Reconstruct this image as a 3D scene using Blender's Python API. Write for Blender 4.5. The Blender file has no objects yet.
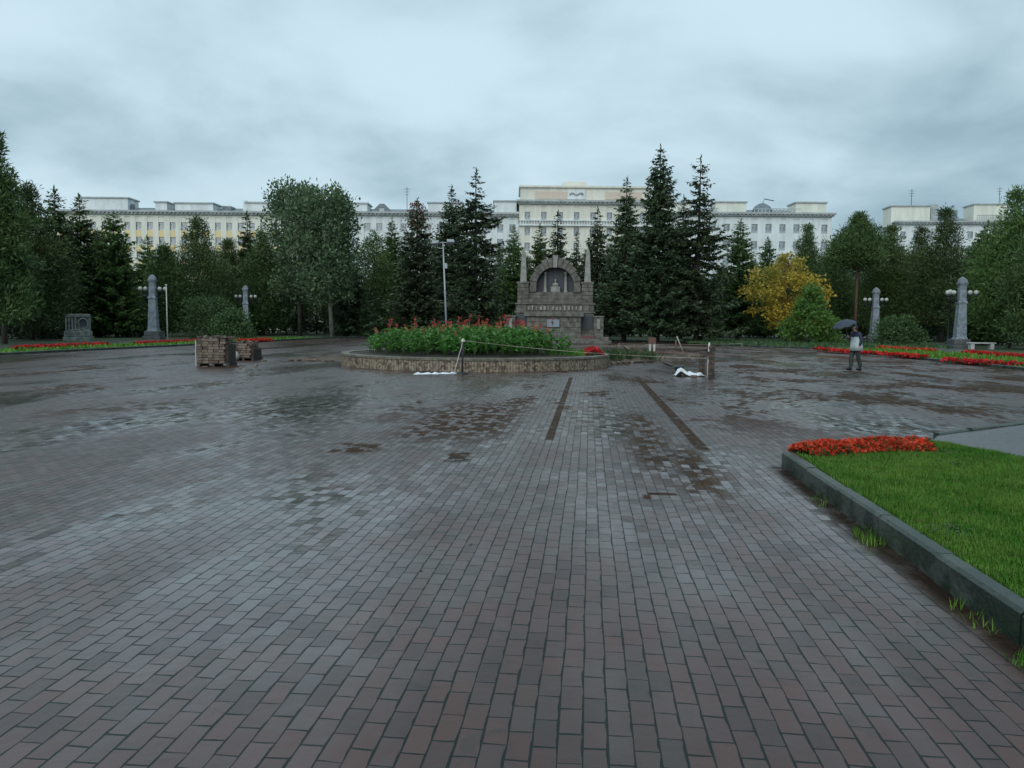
import bpy, bmesh, math, random
import numpy as np
from mathutils import Matrix, Vector
PI = math.pi
R = math.radians
scene = bpy.context.scene
COL = scene.collection

# ------------------------------------------------------------------ camera frame helpers
F = 769.0; EYE = 1.65; PIT = math.atan(60/769.0); ROLL = R(0.5); AX = R(5.7)
def ray(px, py):
    x = (px-512)/F; y = -(py-384)/F
    xr = x*math.cos(ROLL)-y*math.sin(ROLL); yr = x*math.sin(ROLL)+y*math.cos(ROLL)
    return np.array([xr, math.cos(PIT)+yr*math.sin(PIT), -math.sin(PIT)+yr*math.cos(PIT)])
def G(px, py, z=0.0):
    d = ray(px, py); return np.array([0, 0, EYE])+d*((z-EYE)/d[2])
def A(px, py, Y):
    d = ray(px, py); return np.array([0, 0, EYE])+d*(Y/d[1])
def UV(p): return (p[0]*math.cos(AX)-p[1]*math.sin(AX), p[0]*math.sin(AX)+p[1]*math.cos(AX))
def P(u, v, z=0.0):   # square's own axes -> world
    return (u*math.cos(AX)+v*math.sin(AX), -u*math.sin(AX)+v*math.cos(AX), z)

# ------------------------------------------------------------------ object helpers
def tag(o, label=None, cat=None, group=None, kind=None):
    if label: o['label'] = label
    if cat: o['category'] = cat
    if group: o['group'] = group
    if kind: o['kind'] = kind
    return o
def empty(name, loc=(0, 0, 0), rz=0.0):
    o = bpy.data.objects.new(name, None); COL.objects.link(o)
    o.empty_display_size = 0.2
    o.location = loc; o.rotation_euler = (0, 0, rz); return o
def link(name, me, parent=None, loc=None, rz=None):
    o = bpy.data.objects.new(name, me); COL.objects.link(o)
    if parent is not None: o.parent = parent
    if loc is not None: o.location = loc
    if rz is not None: o.rotation_euler = (0, 0, rz)
    return o
def copy_tree(o, parent=None):
    c = o.copy(); COL.objects.link(c)
    if parent is not None: c.parent = parent
    for ch in list(o.children): copy_tree(ch, c)
    return c

class MB:
    """collects boxes, prisms, tubes into one mesh"""
    def __init__(s): s.v = []; s.f = []; s.m = []; s.sm = []
    def add(s, vs, fs, mi=0, smooth=False):
        b = len(s.v); s.v += [tuple(map(float, p)) for p in vs]
        for f in fs: s.f.append([i+b for i in f]); s.m.append(mi); s.sm.append(smooth)
    def box(s, x0, x1, y0, y1, z0, z1, mi=0, ch=0.0):
        if ch > 0:
            c = min(ch, (x1-x0)*.45, (y1-y0)*.45, (z1-z0)*.45)
            bm = bmesh.new(); bmesh.ops.create_cube(bm, size=1)
            for v in bm.verts: v.co = Vector(((x0+x1)/2+v.co.x*(x1-x0), (y0+y1)/2+v.co.y*(y1-y0), (z0+z1)/2+v.co.z*(z1-z0)))
            bmesh.ops.bevel(bm, geom=list(bm.edges), offset=c, segments=1, affect='EDGES')
            bm.verts.ensure_lookup_table()
            s.add([v.co[:] for v in bm.verts], [[v.index for v in f.verts] for f in bm.faces], mi); bm.free(); return
        s.add([(x0,y0,z0),(x1,y0,z0),(x1,y1,z0),(x0,y1,z0),(x0,y0,z1),(x1,y0,z1),(x1,y1,z1),(x0,y1,z1)],
              [[0,3,2,1],[4,5,6,7],[0,1,5,4],[1,2,6,5],[2,3,7,6],[3,0,4,7]], mi)
    def frustum(s, cx, cy, z0, z1, w0, w1, d0=None, d1=None, mi=0):
        d0 = w0 if d0 is None else d0; d1 = w1 if d1 is None else d1
        vs = []
        for z, w, d in ((z0, w0, d0), (z1, w1, d1)):
            vs += [(cx-w/2,cy-d/2,z),(cx+w/2,cy-d/2,z),(cx+w/2,cy+d/2,z),(cx-w/2,cy+d/2,z)]
        s.add(vs, [[0,3,2,1],[4,5,6,7],[0,1,5,4],[1,2,6,5],[2,3,7,6],[3,0,4,7]], mi)
    def tube(s, pts, rad, n=8, mi=0, smooth=True):
        pts = [Vector(p) for p in pts]
        rad = [rad]*len(pts) if not hasattr(rad, '__len__') else rad
        vs = []; fs = []
        for i, p in enumerate(pts):
            d = (pts[min(i+1, len(pts)-1)]-pts[max(i-1, 0)]).normalized()
            up = Vector((0, 0, 1)) if abs(d.z) < .9 else Vector((1, 0, 0))
            a = d.cross(up).normalized(); b = d.cross(a)
            for k in range(n):
                t = 2*PI*k/n; vs.append(p+(a*math.cos(t)+b*math.sin(t))*rad[i])
        for i in range(len(pts)-1):
            for k in range(n):
                k2 = (k+1) % n; fs.append([i*n+k, (i+1)*n+k, (i+1)*n+k2, i*n+k2])
        fs.append(list(range(n))); fs.append(list(range((len(pts)-1)*n, len(pts)*n))[::-1])
        s.add(vs, fs, mi, smooth)
    def lathe(s, prof, n=16, c=(0, 0), mi=0, smooth=True):
        vs = []; fs = []
        for r, z in prof:
            for k in range(n):
                t = 2*PI*k/n; vs.append((c[0]+r*math.cos(t), c[1]+r*math.sin(t), z))
        for i in range(len(prof)-1):
            for k in range(n):
                k2 = (k+1) % n; fs.append([i*n+k, i*n+k2, (i+1)*n+k2, (i+1)*n+k])
        s.add(vs, fs, mi, smooth)
    def prism(s, poly, y0, y1, mi=0):   # polygon in xz, extruded along y
        n = len(poly)
        vs = [(x, y0, z) for x, z in poly]+[(x, y1, z) for x, z in poly]
        fs = [list(range(n)), list(range(n, 2*n))[::-1]]
        for i in range(n): fs.append([i, i+n, (i+1) % n+n, (i+1) % n])
        s.add(vs, fs, mi)
    def slab(s, poly, z0, z1, mi=0):    # polygon in xy, extruded along z
        n = len(poly)
        vs = [(x, y, z0) for x, y in poly]+[(x, y, z1) for x, y in poly]
        fs = [list(range(n))[::-1], list(range(n, 2*n))]
        for i in range(n): fs.append([i, (i+1) % n, (i+1) % n+n, i+n])
        s.add(vs, fs, mi)
    def mesh(s, name, mats):
        me = bpy.data.meshes.new(name); me.from_pydata(s.v, [], s.f)
        for m in (mats if isinstance(mats, (list, tuple)) else [mats]): me.materials.append(m)
        me.polygons.foreach_set('material_index', s.m); me.polygons.foreach_set('use_smooth', s.sm)
        me.update(); return me
    def build(s, name, mats, parent=None, loc=None, rz=None):
        me = s.mesh(name, mats)
        bm = bmesh.new(); bm.from_mesh(me); bmesh.ops.recalc_face_normals(bm, faces=bm.faces); bm.to_mesh(me); bm.free()
        return link(name, me, parent, loc, rz)

def nmesh(name, verts, k, mats, mi=None, smooth=False):
    """verts: (N*k,3), consecutive groups of k make a face"""
    n = len(verts)//k
    me = bpy.data.meshes.new(name)
    me.vertices.add(n*k); me.vertices.foreach_set('co', np.ascontiguousarray(verts, dtype=np.float32).ravel())
    me.loops.add(n*k); me.loops.foreach_set('vertex_index', np.arange(n*k, dtype=np.int32))
    me.polygons.add(n); me.polygons.foreach_set('loop_start', np.arange(0, n*k, k, dtype=np.int32))
    try: me.polygons.foreach_set('loop_total', np.full(n, k, dtype=np.int32))
    except Exception: pass
    for m in (mats if isinstance(mats, (list, tuple)) else [mats]): me.materials.append(m)
    if mi is not None: me.polygons.foreach_set('material_index', np.asarray(mi, dtype=np.int32))
    me.update(calc_edges=True); me.validate(); return me
def unit(a): return a/np.maximum(np.linalg.norm(a, axis=1, keepdims=True), 1e-9)
def dia(c, d, n, L, W, bend=0.0, wide=.45):
    """diamond leaves: base c, direction d, face normal about n"""
    d = unit(d); s = unit(np.cross(d, n)); L = np.reshape(L, (-1, 1))*np.ones((len(c), 1)); W = np.reshape(W, (-1, 1))*np.ones((len(c), 1))
    m = c+d*L*wide; nn = unit(np.cross(s, d))
    out = np.empty((len(c), 4, 3))
    out[:, 0] = c; out[:, 1] = m+s*W/2+nn*L*bend; out[:, 2] = c+d*L; out[:, 3] = m-s*W/2+nn*L*bend
    return out.reshape(-1, 3)

# ------------------------------------------------------------------ material helpers
class NT:
    def __init__(s, m): s.t = m.node_tree; s.n = s.t.nodes; s.l = s.t.links
    def new(s, t, **kw):
        n = s.n.new(t)
        for k, v in kw.items(): setattr(n, k, v)
        return n
    def put(s, sock, v):
        if isinstance(v, bpy.types.NodeSocket): s.l.new(v, sock)
        elif v is not None:
            if isinstance(v, (tuple, list)) and len(v) == 3 and sock.type == 'RGBA': v = (*v, 1)
            sock.default_value = v
    def math(s, op, a, b=None, c=None, clamp=False):
        n = s.new('ShaderNodeMath', operation=op, use_clamp=clamp)
        s.put(n.inputs[0], a); s.put(n.inputs[1], b); s.put(n.inputs[2], c); return n.outputs[0]
    def mix(s, f, a, b, mode='MIX'):
        n = s.new('ShaderNodeMix', data_type='RGBA', blend_type=mode)
        s.put(n.inputs[0], f); s.put(n.inputs[6], a); s.put(n.inputs[7], b); return n.outputs[2]
    def step(s, x, lo, hi, a=0.0, b=1.0):
        n = s.new('ShaderNodeMapRange', interpolation_type='SMOOTHSTEP')
        s.put(n.inputs[0], x); s.put(n.inputs[1], lo); s.put(n.inputs[2], hi); s.put(n.inputs[3], a); s.put(n.inputs[4], b); return n.outputs[0]
    def noise(s, vec, scale, detail=4, rough=.55, dist=0.0):
        n = s.new('ShaderNodeTexNoise'); s.put(n.inputs['Vector'], vec)
        n.inputs['Scale'].default_value = scale; n.inputs['Detail'].default_value = detail
        n.inputs['Roughness'].default_value = rough; n.inputs['Distortion'].default_value = dist; return n
    def bump(s, h, dist, strength=1.0, normal=None):
        n = s.new('ShaderNodeBump'); n.inputs['Distance'].default_value = dist
        s.put(n.inputs['Strength'], strength); s.put(n.inputs['Height'], h); s.put(n.inputs['Normal'], normal); return n.outputs[0]
def newmat(name):
    m = bpy.data.materials.new(name); m.use_nodes = True
    return m, NT(m), m.node_tree.nodes['Principled BSDF']
def mat(name, c, c2=None, rough=.6, scale=3.0, bump=0.0, bscale=None, ior=1.45, metal=0.0, rough2=None, detail=5, stretch=None, lo=.35, hi=.65):
    m, t, b = newmat(name)
    co = t.new('ShaderNodeTexCoord').outputs['Object']
    if stretch:
        mp = t.new('ShaderNodeMapping'); mp.inputs['Scale'].default_value = stretch; t.l.new(co, mp.inputs[0]); co = mp.outputs[0]
    n = t.noise(co, scale, detail).outputs['Fac']
    fac = t.step(n, lo, hi)
    t.put(b.inputs['Base Color'], t.mix(fac, c, c2 or tuple(x*.7 for x in c)))
    t.put(b.inputs['Roughness'], rough if rough2 is None else t.step(n, .35, .65, rough, rough2))
    b.inputs['IOR'].default_value = ior; b.inputs['Metallic'].default_value = metal
    if bump: t.put(b.inputs['Normal'], t.bump(t.noise(co, bscale or scale*4, 5).outputs['Fac'], bump))
    return m
def leafmat(name, c, c2, var=.25, trans=.25, scale=.35, rough=.55):
    """leaf colour drifts over the crown and differs a little from tree to tree"""
    m, t, b = newmat(name)
    co = t.new('ShaderNodeTexCoord').outputs['Object']
    n1 = t.noise(co, scale, 3).outputs['Fac']; n2 = t.noise(co, 4.0, 2).outputs['Fac']
    fac = t.step(t.math('ADD', t.math('MULTIPLY', n1, .6), t.math('MULTIPLY', n2, .4)), .36, .64)
    col = t.mix(fac, c, c2)
    rnd = t.new('ShaderNodeObjectInfo').outputs['Random']
    hsv = t.new('ShaderNodeHueSaturation'); t.put(hsv.inputs['Color'], col)
    t.put(hsv.inputs['Value'], t.step(rnd, 0, 1, 1-var, 1+var)); t.put(hsv.inputs['Hue'], t.step(rnd, 0, 1, .49, .51))
    col = hsv.outputs[0]
    t.put(b.inputs['Base Color'], col); b.inputs['Roughness'].default_value = rough
    b.inputs['Specular IOR Level'].default_value = .25
    tr = t.new('ShaderNodeBsdfTranslucent'); t.put(tr.inputs[0], col)
    mx = t.new('ShaderNodeMixShader'); mx.inputs[0].default_value = trans
    t.l.new(b.outputs[0], mx.inputs[1]); t.l.new(tr.outputs[0], mx.inputs[2])
    t.l.new(mx.outputs[0], t.n['Material Output'].inputs[0]); return m

M = {}
M['trunk'] = mat('bark', (.075, .065, .055), (.035, .03, .026), .85, 6, .02, 18, stretch=(1, 1, .25))
M['pinebark'] = mat('pine_bark', (.14, .075, .045), (.06, .04, .03), .85, 6, .02, 18, stretch=(1, 1, .25))
M['palebark'] = mat('pale_bark', (.22, .23, .20), (.10, .10, .085), .8, 5, .02, 14, stretch=(1, 1, .3))
M['spruce'] = leafmat('spruce_needles', (.046, .076, .040), (.078, .112, .054), .2, .12)
M['pine'] = leafmat('pine_needles', (.044, .084, .030), (.080, .126, .038), .25, .15)
M['larch'] = leafmat('larch_needles', (.066, .122, .036), (.105, .165, .046), .2, .25)
M['yew'] = leafmat('light_conifer_needles', (.058, .112, .034), (.095, .160, .044), .2, .25)
M['broad'] = leafmat('broad_leaves', (.066, .110, .054), (.115, .165, .085), .15, .25)
M['gold'] = leafmat('golden_leaves', (.50, .36, .045), (.24, .26, .05), .05, .3, .28)
M['maple'] = leafmat('maple_leaves', (.070, .165, .034), (.125, .23, .048), .1, .3)
M['shrub'] = leafmat('shrub_leaves', (.05, .105, .036), (.08, .14, .05), .2, .2)
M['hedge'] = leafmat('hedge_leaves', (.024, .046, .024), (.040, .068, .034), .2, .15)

# wet concrete block paving: bricks 200 x 100, joints, mud where sand washed out, sheets of water
def paving_material():
    m, t, b = newmat('wet_block_paving')
    co = t.new('ShaderNodeTexCoord').outputs['Object']
    sp = t.new('ShaderNodeSeparateXYZ'); t.l.new(co, sp.inputs[0]); u, v = sp.outputs[0], sp.outputs[1]
    wob = t.noise(co, 1.1, 2, .5); wob2 = t.noise(co, 7.0, 2, .5)
    wx = t.new('ShaderNodeSeparateColor'); t.l.new(wob.outputs['Color'], wx.inputs[0])
    wy = t.new('ShaderNodeSeparateColor'); t.l.new(wob2.outputs['Color'], wy.inputs[0])
    uu = t.math('ADD', u, t.math('ADD', t.math('MULTIPLY', t.math('SUBTRACT', wx.outputs[0], .5), .024), t.math('MULTIPLY', t.math('SUBTRACT', wy.outputs[0], .5), .012)))
    vv = t.math('ADD', v, t.math('ADD', t.math('MULTIPLY', t.math('SUBTRACT', wx.outputs[1], .5), .07), t.math('MULTIPLY', t.math('SUBTRACT', wy.outputs[1], .5), .012)))
    cb = t.new('ShaderNodeCombineXYZ'); t.put(cb.inputs[0], vv); t.put(cb.inputs[1], uu)
    br = t.new('ShaderNodeTexBrick', offset=.5, offset_frequency=2, squash=1, squash_frequency=2)
    t.l.new(cb.outputs[0], br.inputs['Vector'])
    for k, x in (('Color1', (0, 0, 0, 1)), ('Color2', (1, 1, 1, 1)), ('Mortar', (.5, .5, .5, 1))): br.inputs[k].default_value = x
    for k, x in (('Scale', 1), ('Mortar Size', .006), ('Mortar Smooth', .3), ('Bias', 0), ('Brick Width', .2), ('Row Height', .1)): br.inputs[k].default_value = x
    t.put(br.inputs['Mortar Size'], t.step(wob2.outputs['Fac'], .3, .7, .0024, .0070))
    rnd = t.new('ShaderNodeSeparateColor'); t.l.new(br.outputs['Color'], rnd.inputs[0]); rnd = rnd.outputs[0]
    joint = br.outputs['Fac']
    def along(k):   # noise drawn out along the rows of blocks
        mp = t.new('ShaderNodeMapping'); mp.inputs['Scale'].default_value = (1, k, 1); t.l.new(co, mp.inputs[0]); return mp.outputs[0]
    big = t.noise(along(.28), .42, 5, .58).outputs['Fac']; mid = t.noise(co, .55, 5, .6).outputs['Fac']; fine = t.noise(co, 70, 3, .6).outputs['Fac']
    patch = t.noise(along(.5), .5, 7, .68, .5).outputs['Fac']; blot = t.noise(co, 3.4, 6, .68, .6).outputs['Fac']
    # mud: washed-out areas, denser away from the camera and on the monument side
    far = t.step(v, 8.5, 17)
    side = t.step(u, -6, 8, -.045, .035)
    w = t.math('ADD', patch, t.math('ADD', side, t.math('MULTIPLY', t.math('SUBTRACT', blot, .5), .40)))
    w = t.math('ADD', w, t.math('MULTIPLY', t.math('SUBTRACT', rnd, .5), .07))
    mud = t.math('MULTIPLY', t.step(w, .525, .60), far)
    def rect(u0, u1, v0, v1, soft=.03, sv=.3):
        a = t.math('MULTIPLY', t.step(u, u0-soft, u0+soft), t.step(u, u1-soft, u1+soft, 1, 0))
        return t.math('MULTIPLY', a, t.math('MULTIPLY', t.step(v, v0-sv, v0+sv), t.step(v, v1-sv, v1+sv, 1, 0)))
    brk = t.step(blot, .36, .44)
    for r_ in ((-.61, -.49, 10.9, 24, .015, .1), (1.44, 1.63, 10.3, 25.2, .02, .15)):
        mud = t.math('MAXIMUM', mud, t.math('MULTIPLY', rect(*r_), brk))
    brk2 = t.step(t.math('ADD', blot, t.math('MULTIPLY', rnd, .25)), .56, .66)
    for r_ in ((.55, 1.15, 8.3, 14.5, .3, 1.2), (.95, 1.5, 7.4, 10.6, .25, .8), (-1.75, -1.45, 9.0, 9.7, .05, .15),
               (-2.9, -1.2, 10.5, 16, .4, 1.5), (-3.4, -2.7, 9.4, 10.2, .15, .2)):
        mud = t.math('MAXIMUM', mud, t.math('MULTIPLY', rect(*r_), brk2))
    for r_ in ((.60, .88, 7.50, 7.60, .012, .012), (.54, .62, 7.3, 7.5, .02, .05), (1.0, 1.12, 7.62, 7.78, .03, .03), (-1.62, -1.5, 9.2, 9.45, .03, .03)):
        mud = t.math('MAXIMUM', mud, rect(*r_))
    kerbmud = t.math('MULTIPLY', t.step(u, 2.06, 2.2), t.step(blot, .34, .58)); kerbmud = t.math('MULTIPLY', kerbmud, t.step(v, 9.1, 9.4, 1, 0))
    kerbmud = t.math('MULTIPLY', kerbmud, t.step(u, 2.3, 2.4, 1, 0))
    mud = t.math('MAXIMUM', mud, kerbmud)
    base = t.mix(rnd, (.050, .018, .012), (.092, .040, .031))
    base = t.mix(t.step(mid, .42, .62), base, t.mix(rnd, (.042, .020, .013), (.072, .038, .029)))
    base = t.mix(t.math('MULTIPLY', t.step(fine, .3, .7), .35), base, (.035, .034, .036))
    base = t.mix(t.math('MULTIPLY', t.step(rnd, .80, .83), .55), base, (.022, .019, .018))
    base = t.mix(t.math('MULTIPLY', t.step(blot, .56, .66), .5), base, (.018, .016, .013))
    base = t.mix(joint, base, (.008, .017, .015))
    base = t.mix(mud, base, t.mix(t.step(blot, .35, .65), (.020, .009, .004), (.055, .030, .013)))
    base = t.mix(kerbmud, base, (.020, .011, .007))
    t.put(b.inputs['Base Color'], base)
    water = t.step(t.math('ADD', big, t.math('MULTIPLY', t.math('SUBTRACT', mid, .5), .22)), .36, .68)
    rough = t.math('SUBTRACT', t.math('ADD', .46, t.math('MULTIPLY', t.math('SUBTRACT', rnd, .5), .22)), t.math('MULTIPLY', water, .16))
    rough = t.math('ADD', rough, t.math('MULTIPLY', mud, .28)); rough = t.math('ADD', rough, t.math('MULTIPLY', joint, .2))
    t.put(b.inputs['Roughness'], rough); b.inputs['IOR'].default_value = 1.5
    t.put(b.inputs['Specular IOR Level'], t.step(mud, 0, 1, .16, .06))
    hgt = t.math('SUBTRACT', t.math('MULTIPLY', rnd, .25), t.math('MULTIPLY', joint, 1.0))
    hgt = t.math('SUBTRACT', hgt, t.math('MULTIPLY', mud, 1.2))
    wn = t.new('ShaderNodeTexWhiteNoise', noise_dimensions='1D'); t.put(wn.inputs['W'], t.math('MULTIPLY', rnd, 913.7))
    off = t.new('ShaderNodeVectorMath', operation='SUBTRACT'); t.l.new(wn.outputs['Color'], off.inputs[0]); off.inputs[1].default_value = (.5, .5, .5)
    osc = t.new('ShaderNodeVectorMath', operation='SCALE'); t.l.new(off.outputs[0], osc.inputs[0]); osc.inputs['Scale'].default_value = .085
    nad = t.new('ShaderNodeVectorMath', operation='ADD'); t.l.new(t.new('ShaderNodeNewGeometry').outputs['Normal'], nad.inputs[0]); t.l.new(osc.outputs[0], nad.inputs[1])
    nno = t.new('ShaderNodeVectorMath', operation='NORMALIZE'); t.l.new(nad.outputs[0], nno.inputs[0])
    n1 = t.bump(hgt, .007, .9, nno.outputs[0])
    n2 = t.bump(fine, .0012, .5, n1)
    n3 = t.bump(mid, .05, .5, n2)
    t.put(b.inputs['Normal'], n3)
    # film of rain water lying on the blocks
    t.put(b.inputs['Coat Weight'], t.math('MULTIPLY', t.math('SUBTRACT', 1, t.math('MULTIPLY', mud, .9)), t.math('ADD', .54, t.math('MULTIPLY', water, .46))))
    cw = b.inputs['Coat Weight'].links[0].from_socket; t.put(b.inputs['Coat Weight'], t.math('MULTIPLY', cw, t.math('SUBTRACT', 1, t.math('MULTIPLY', joint, .75))))
    t.put(b.inputs['Coat Roughness'], t.math('ADD', .09, t.math('MULTIPLY', t.math('SUBTRACT', 1, water), .31)))
    b.inputs['Coat IOR'].default_value = 1.42
    nf = t.bump(t.math('MULTIPLY', joint, -1), .004, .6, nno.outputs[0]); nf = t.bump(blot, .014, .4, nf); nf = t.bump(mid, .05, .5, nf)
    t.put(b.inputs['Coat Normal'], nf); return m
M['paving'] = paving_material()
M['concrete'] = mat('wet_concrete', (.10, .115, .108), (.05, .062, .058), .45, 5, .004, 40, rough2=.3)
M['kerb'] = mat('mossy_wet_kerb', (.050, .062, .050), (.014, .026, .018), .5, 3, .012, 22, rough2=.3, lo=.40, hi=.58)
M['grass'] = leafmat('grass_blades', (.055, .172, .016), (.140, .265, .040), 0, .25, .9, .6)
M['lawn'] = mat('lawn_turf', (.040, .085, .020), (.055, .115, .028), .8, .7, .03, 9)
M['park'] = mat('park_ground', (.030, .060, .020), (.045, .058, .028), .9, .3, .03, 5)
M['soil'] = mat('dark_wet_soil', (.018, .014, .011), (.035, .026, .018), .7, 6, .02, 22)
M['dirt'] = mat('brown_dirt', (.060, .042, .030), (.10, .075, .055), .75, 2.5, .03, 12)
M['path'] = mat('wet_asphalt_path', (.075, .073, .076), (.10, .098, .10), .35, 2, .004, 60, rough2=.22)
M['earth'] = mat('distant_ground', (.035, .05, .025), (.05, .05, .035), .9, .05, .05, 1)
M['redpetal'] = leafmat('red_petals', (.64, .055, .028), (.40, .03, .018), .05, .25, 1.5)
M['orangepetal'] = leafmat('canna_petals', (.42, .062, .050), (.30, .05, .05), .25, .25, 1.5)
M['bedleaf'] = leafmat('bedding_leaves', (.055, .035, .018), (.045, .09, .022), .1, .2, 1.5)
M['canna'] = leafmat('canna_leaves', (.060, .170, .032), (.115, .26, .055), .2, .35, 2)
M['cannastem'] = mat('canna_stem', (.07, .14, .03), (.05, .09, .03), .6)
M['weed'] = leafmat('weeds', (.045, .095, .035), (.07, .12, .05), .1, .25, 1)

# ------------------------------------------------------------------ world, sun, camera
SKYSEED = 18.01
def make_world():
    w = bpy.data.worlds.new('World'); scene.world = w; w.use_nodes = True
    t = NT(w); bg = t.n['Background']
    sky = t.new('ShaderNodeTexSky', sky_type='NISHITA'); sky.sun_disc = False
    sky.sun_elevation = R(38); sky.sun_rotation = R(200); sky.air_density = 1.2; sky.dust_density = 2.0
    co = t.new('ShaderNodeTexCoord').outputs['Generated']
    sp = t.new('ShaderNodeSeparateXYZ'); t.l.new(co, sp.inputs[0])
    z = t.math('ADD', t.math('MAXIMUM', sp.outputs[2], 0), .30)
    cb = t.new('ShaderNodeCombineXYZ'); t.put(cb.inputs[0], t.math('DIVIDE', sp.outputs[0], z)); t.put(cb.inputs[1], t.math('DIVIDE', sp.outputs[1], z)); cb.inputs[2].default_value = SKYSEED
    n1 = t.noise(cb.outputs[0], 2.0, 6, .5, .25).outputs['Fac']
    mp = t.new('ShaderNodeMapping'); mp.inputs['Scale'].default_value = (1.0, 1.45, 1); mp.inputs['Rotation'].default_value = (0, 0, .5); t.l.new(cb.outputs[0], mp.inputs[0])
    n2 = t.noise(mp.outputs[0], 1.1, 6, .52, .3).outputs['Fac']
    f = t.math('ADD', t.math('MULTIPLY', n1, .55), t.math('MULTIPLY', n2, .45))
    # thinner cloud overhead, thicker towards the right-hand horizon
    f = t.math('ADD', f, t.math('MULTIPLY', sp.outputs[2], .10)); f = t.math('SUBTRACT', f, t.math("MULTIPLY", t.step(sp.outputs[0], -.05, .6, 0, .14), t.step(sp.outputs[2], .12, .5, 1, 0)))
    f = t.step(f, .27, .63)
    cl = t.mix(f, (2.9, 4.3, 5.15), (6.4, 8.3, 9.3))
    col = t.mix(.94, sky.outputs[0], cl)
    t.put(bg.inputs[0], col); bg.inputs[1].default_value = .1
make_world()
sun = bpy.data.lights.new('sun', 'SUN'); sun.energy = 1.5; sun.angle = R(60); sun.color = (1, 1, .98)
so = bpy.data.objects.new('sun', sun); COL.objects.link(so)
so.rotation_euler = Vector((-.35, -.85, .62)).to_track_quat('Z', 'Y').to_euler()
cam = bpy.data.cameras.new('camera'); cam.sensor_width = 36; cam.lens = 36*F/1024; cam.clip_end = 4000; cam.clip_start = .1
co_ = bpy.data.objects.new('camera', cam); COL.objects.link(co_); scene.camera = co_
co_.matrix_world = Matrix.Translation((0, 0, EYE)) @ Matrix.Rotation(PI/2-PIT, 4, 'X') @ Matrix.Rotation(ROLL, 4, 'Z')
scene.view_settings.view_transform = 'Standard'; scene.view_settings.look = 'None'; scene.view_settings.exposure = 0; scene.view_settings.gamma = 1
scene.render.engine = 'CYCLES'
cy = scene.cycles
cy.max_bounces = 6; cy.diffuse_bounces = 3; cy.glossy_bounces = 3; cy.transmission_bounces = 3; cy.transparent_max_bounces = 6
cy.use_denoising = True; cy.denoiser = 'OPENIMAGEDENOISE'; cy.use_adaptive_sampling = True; cy.adaptive_threshold = .01
cy.sample_clamp_indirect = 4

# ------------------------------------------------------------------ setting: ground sheets (all in the square's own axes)
def sheet(name, poly, z, m, label=None):
    me = bpy.data.meshes.new(name); me.from_pydata([(x, y, 0) for x, y in poly], [], [list(range(len(poly)))]); me.materials.append(m)
    o = link(name, me, None, (0, 0, z), -AX); return tag(o, label, kind='structure')
sheet('ground', [(-900, -300), (900, -300), (900, 1500), (-900, 1500)], -.12, M['earth'], 'bare ground stretching out behind the park')
PLAZA = [(-27, -14), (17, -14), (17, 58), (11, 66), (7, 80), (-9, 82), (-12, 88), (-24, 88), (-27, 78)]
sheet('plaza', PLAZA, 0, M['paving'], 'wet square paved with grey and brown concrete blocks')
sheet('lawn', [(-120, -14), (-27.15, -14), (-27.15, 78.2), (-24.1, 88.15), (-11.9, 88.15), (-8.9, 82.15), (7.1, 80.15), (11.1, 66.1), (17.15, 58.1), (17.15, -14), (120, -14), (120, 124), (-120, 124)], .06, M['park'], 'park grass under the trees around the square')
def kerb_run(name, pts, w, h, label, z0=-.1, seg=1.0):
    """kerb stones of about one metre laid end to end along a line"""
    mb = MB()
    for (u0, v0), (u1, v1) in zip(pts[:-1], pts[1:]):
        L = math.hypot(u1-u0, v1-v0); n = max(1, round(L/seg)); du, dv = (u1-u0)/L, (v1-v0)/L
        for i in range(n):
            rr = random.Random(i*7+int(u0*10)); a0 = i*L/n+.007; a1 = (i+1)*L/n-.007; o = rr.uniform(-.008, .008); dz = rr.uniform(-.010, .008)
            c = .022
            prof = [(-w/2, z0), (w/2, z0), (w/2, h-c), (w/2-c, h), (-w/2+c, h), (-w/2, h-c)]
            vs = []
            for a in (a0, a1):
                for x, z in prof: vs.append((u0+du*a-dv*(x+o), v0+dv*a+du*(x+o), z+(dz if z > 0 else 0)))
            k = len(prof); fs = [list(range(k)), list(range(k, 2*k))[::-1]]+[[j, j+k, (j+1) % k+k, (j+1) % k] for j in range(k)]
            mb.add(vs, fs)
    o = mb.build(name, M['kerb'], None, (0, 0, 0), -AX); return tag(o, label, kind='structure')
kerb_run('kerb', [(-27.08, 5), (-27.08, 78), (-24.05, 88.1)], .15, .13, 'kerb between the square and the lawn with the lamp pillars, far side', seg=2)
kerb_run('kerb', [(17.08, 5), (17.08, 58), (11.05, 66)], .15, .13, 'kerb between the square and the lawn behind the walking person', seg=2)
# near lawn corner
KH = .19
kerb_run('kerb', [(2.33, -6), (2.33, 9.21)], .13, KH, 'dark mossy concrete kerb along the near lawn')
FLa, FLb = UV(G(803, 448.5, .25)), UV(G(922, 440.5, .27))
B = UV(G(930, 441, .16)); C = UV(G(1024, 458, .16)); K2 = UV(G(1024, 426))
dB = (5.16, 12.12)
fd = (FLb[0]-FLa[0], FLb[1]-FLa[1])
kerb_run('kerb', [(2.44, 9.30), (FLb[0]-.02, FLb[1]+.3)], .12, .15, 'low kerb behind the red flowers on the near lawn')
kerb_run('kerb', [(5.2, 12.0), (7.36, 13.72), (14, 18.9)], .10, .09, 'thin kerb at the edge of the grey path')
Cx = (B[0]+(C[0]-B[0])*9, B[1]+(C[1]-B[1])*9)
LAWN = [(2.395, -6), (2.395, 9.2), (FLa[0]-.2, FLa[1]+.22), (FLb[0]+.02, FLb[1]+.25), (B[0], B[1]), (C[0], C[1]), (Cx[0], Cx[1]), (Cx[0], -6)]
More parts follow.
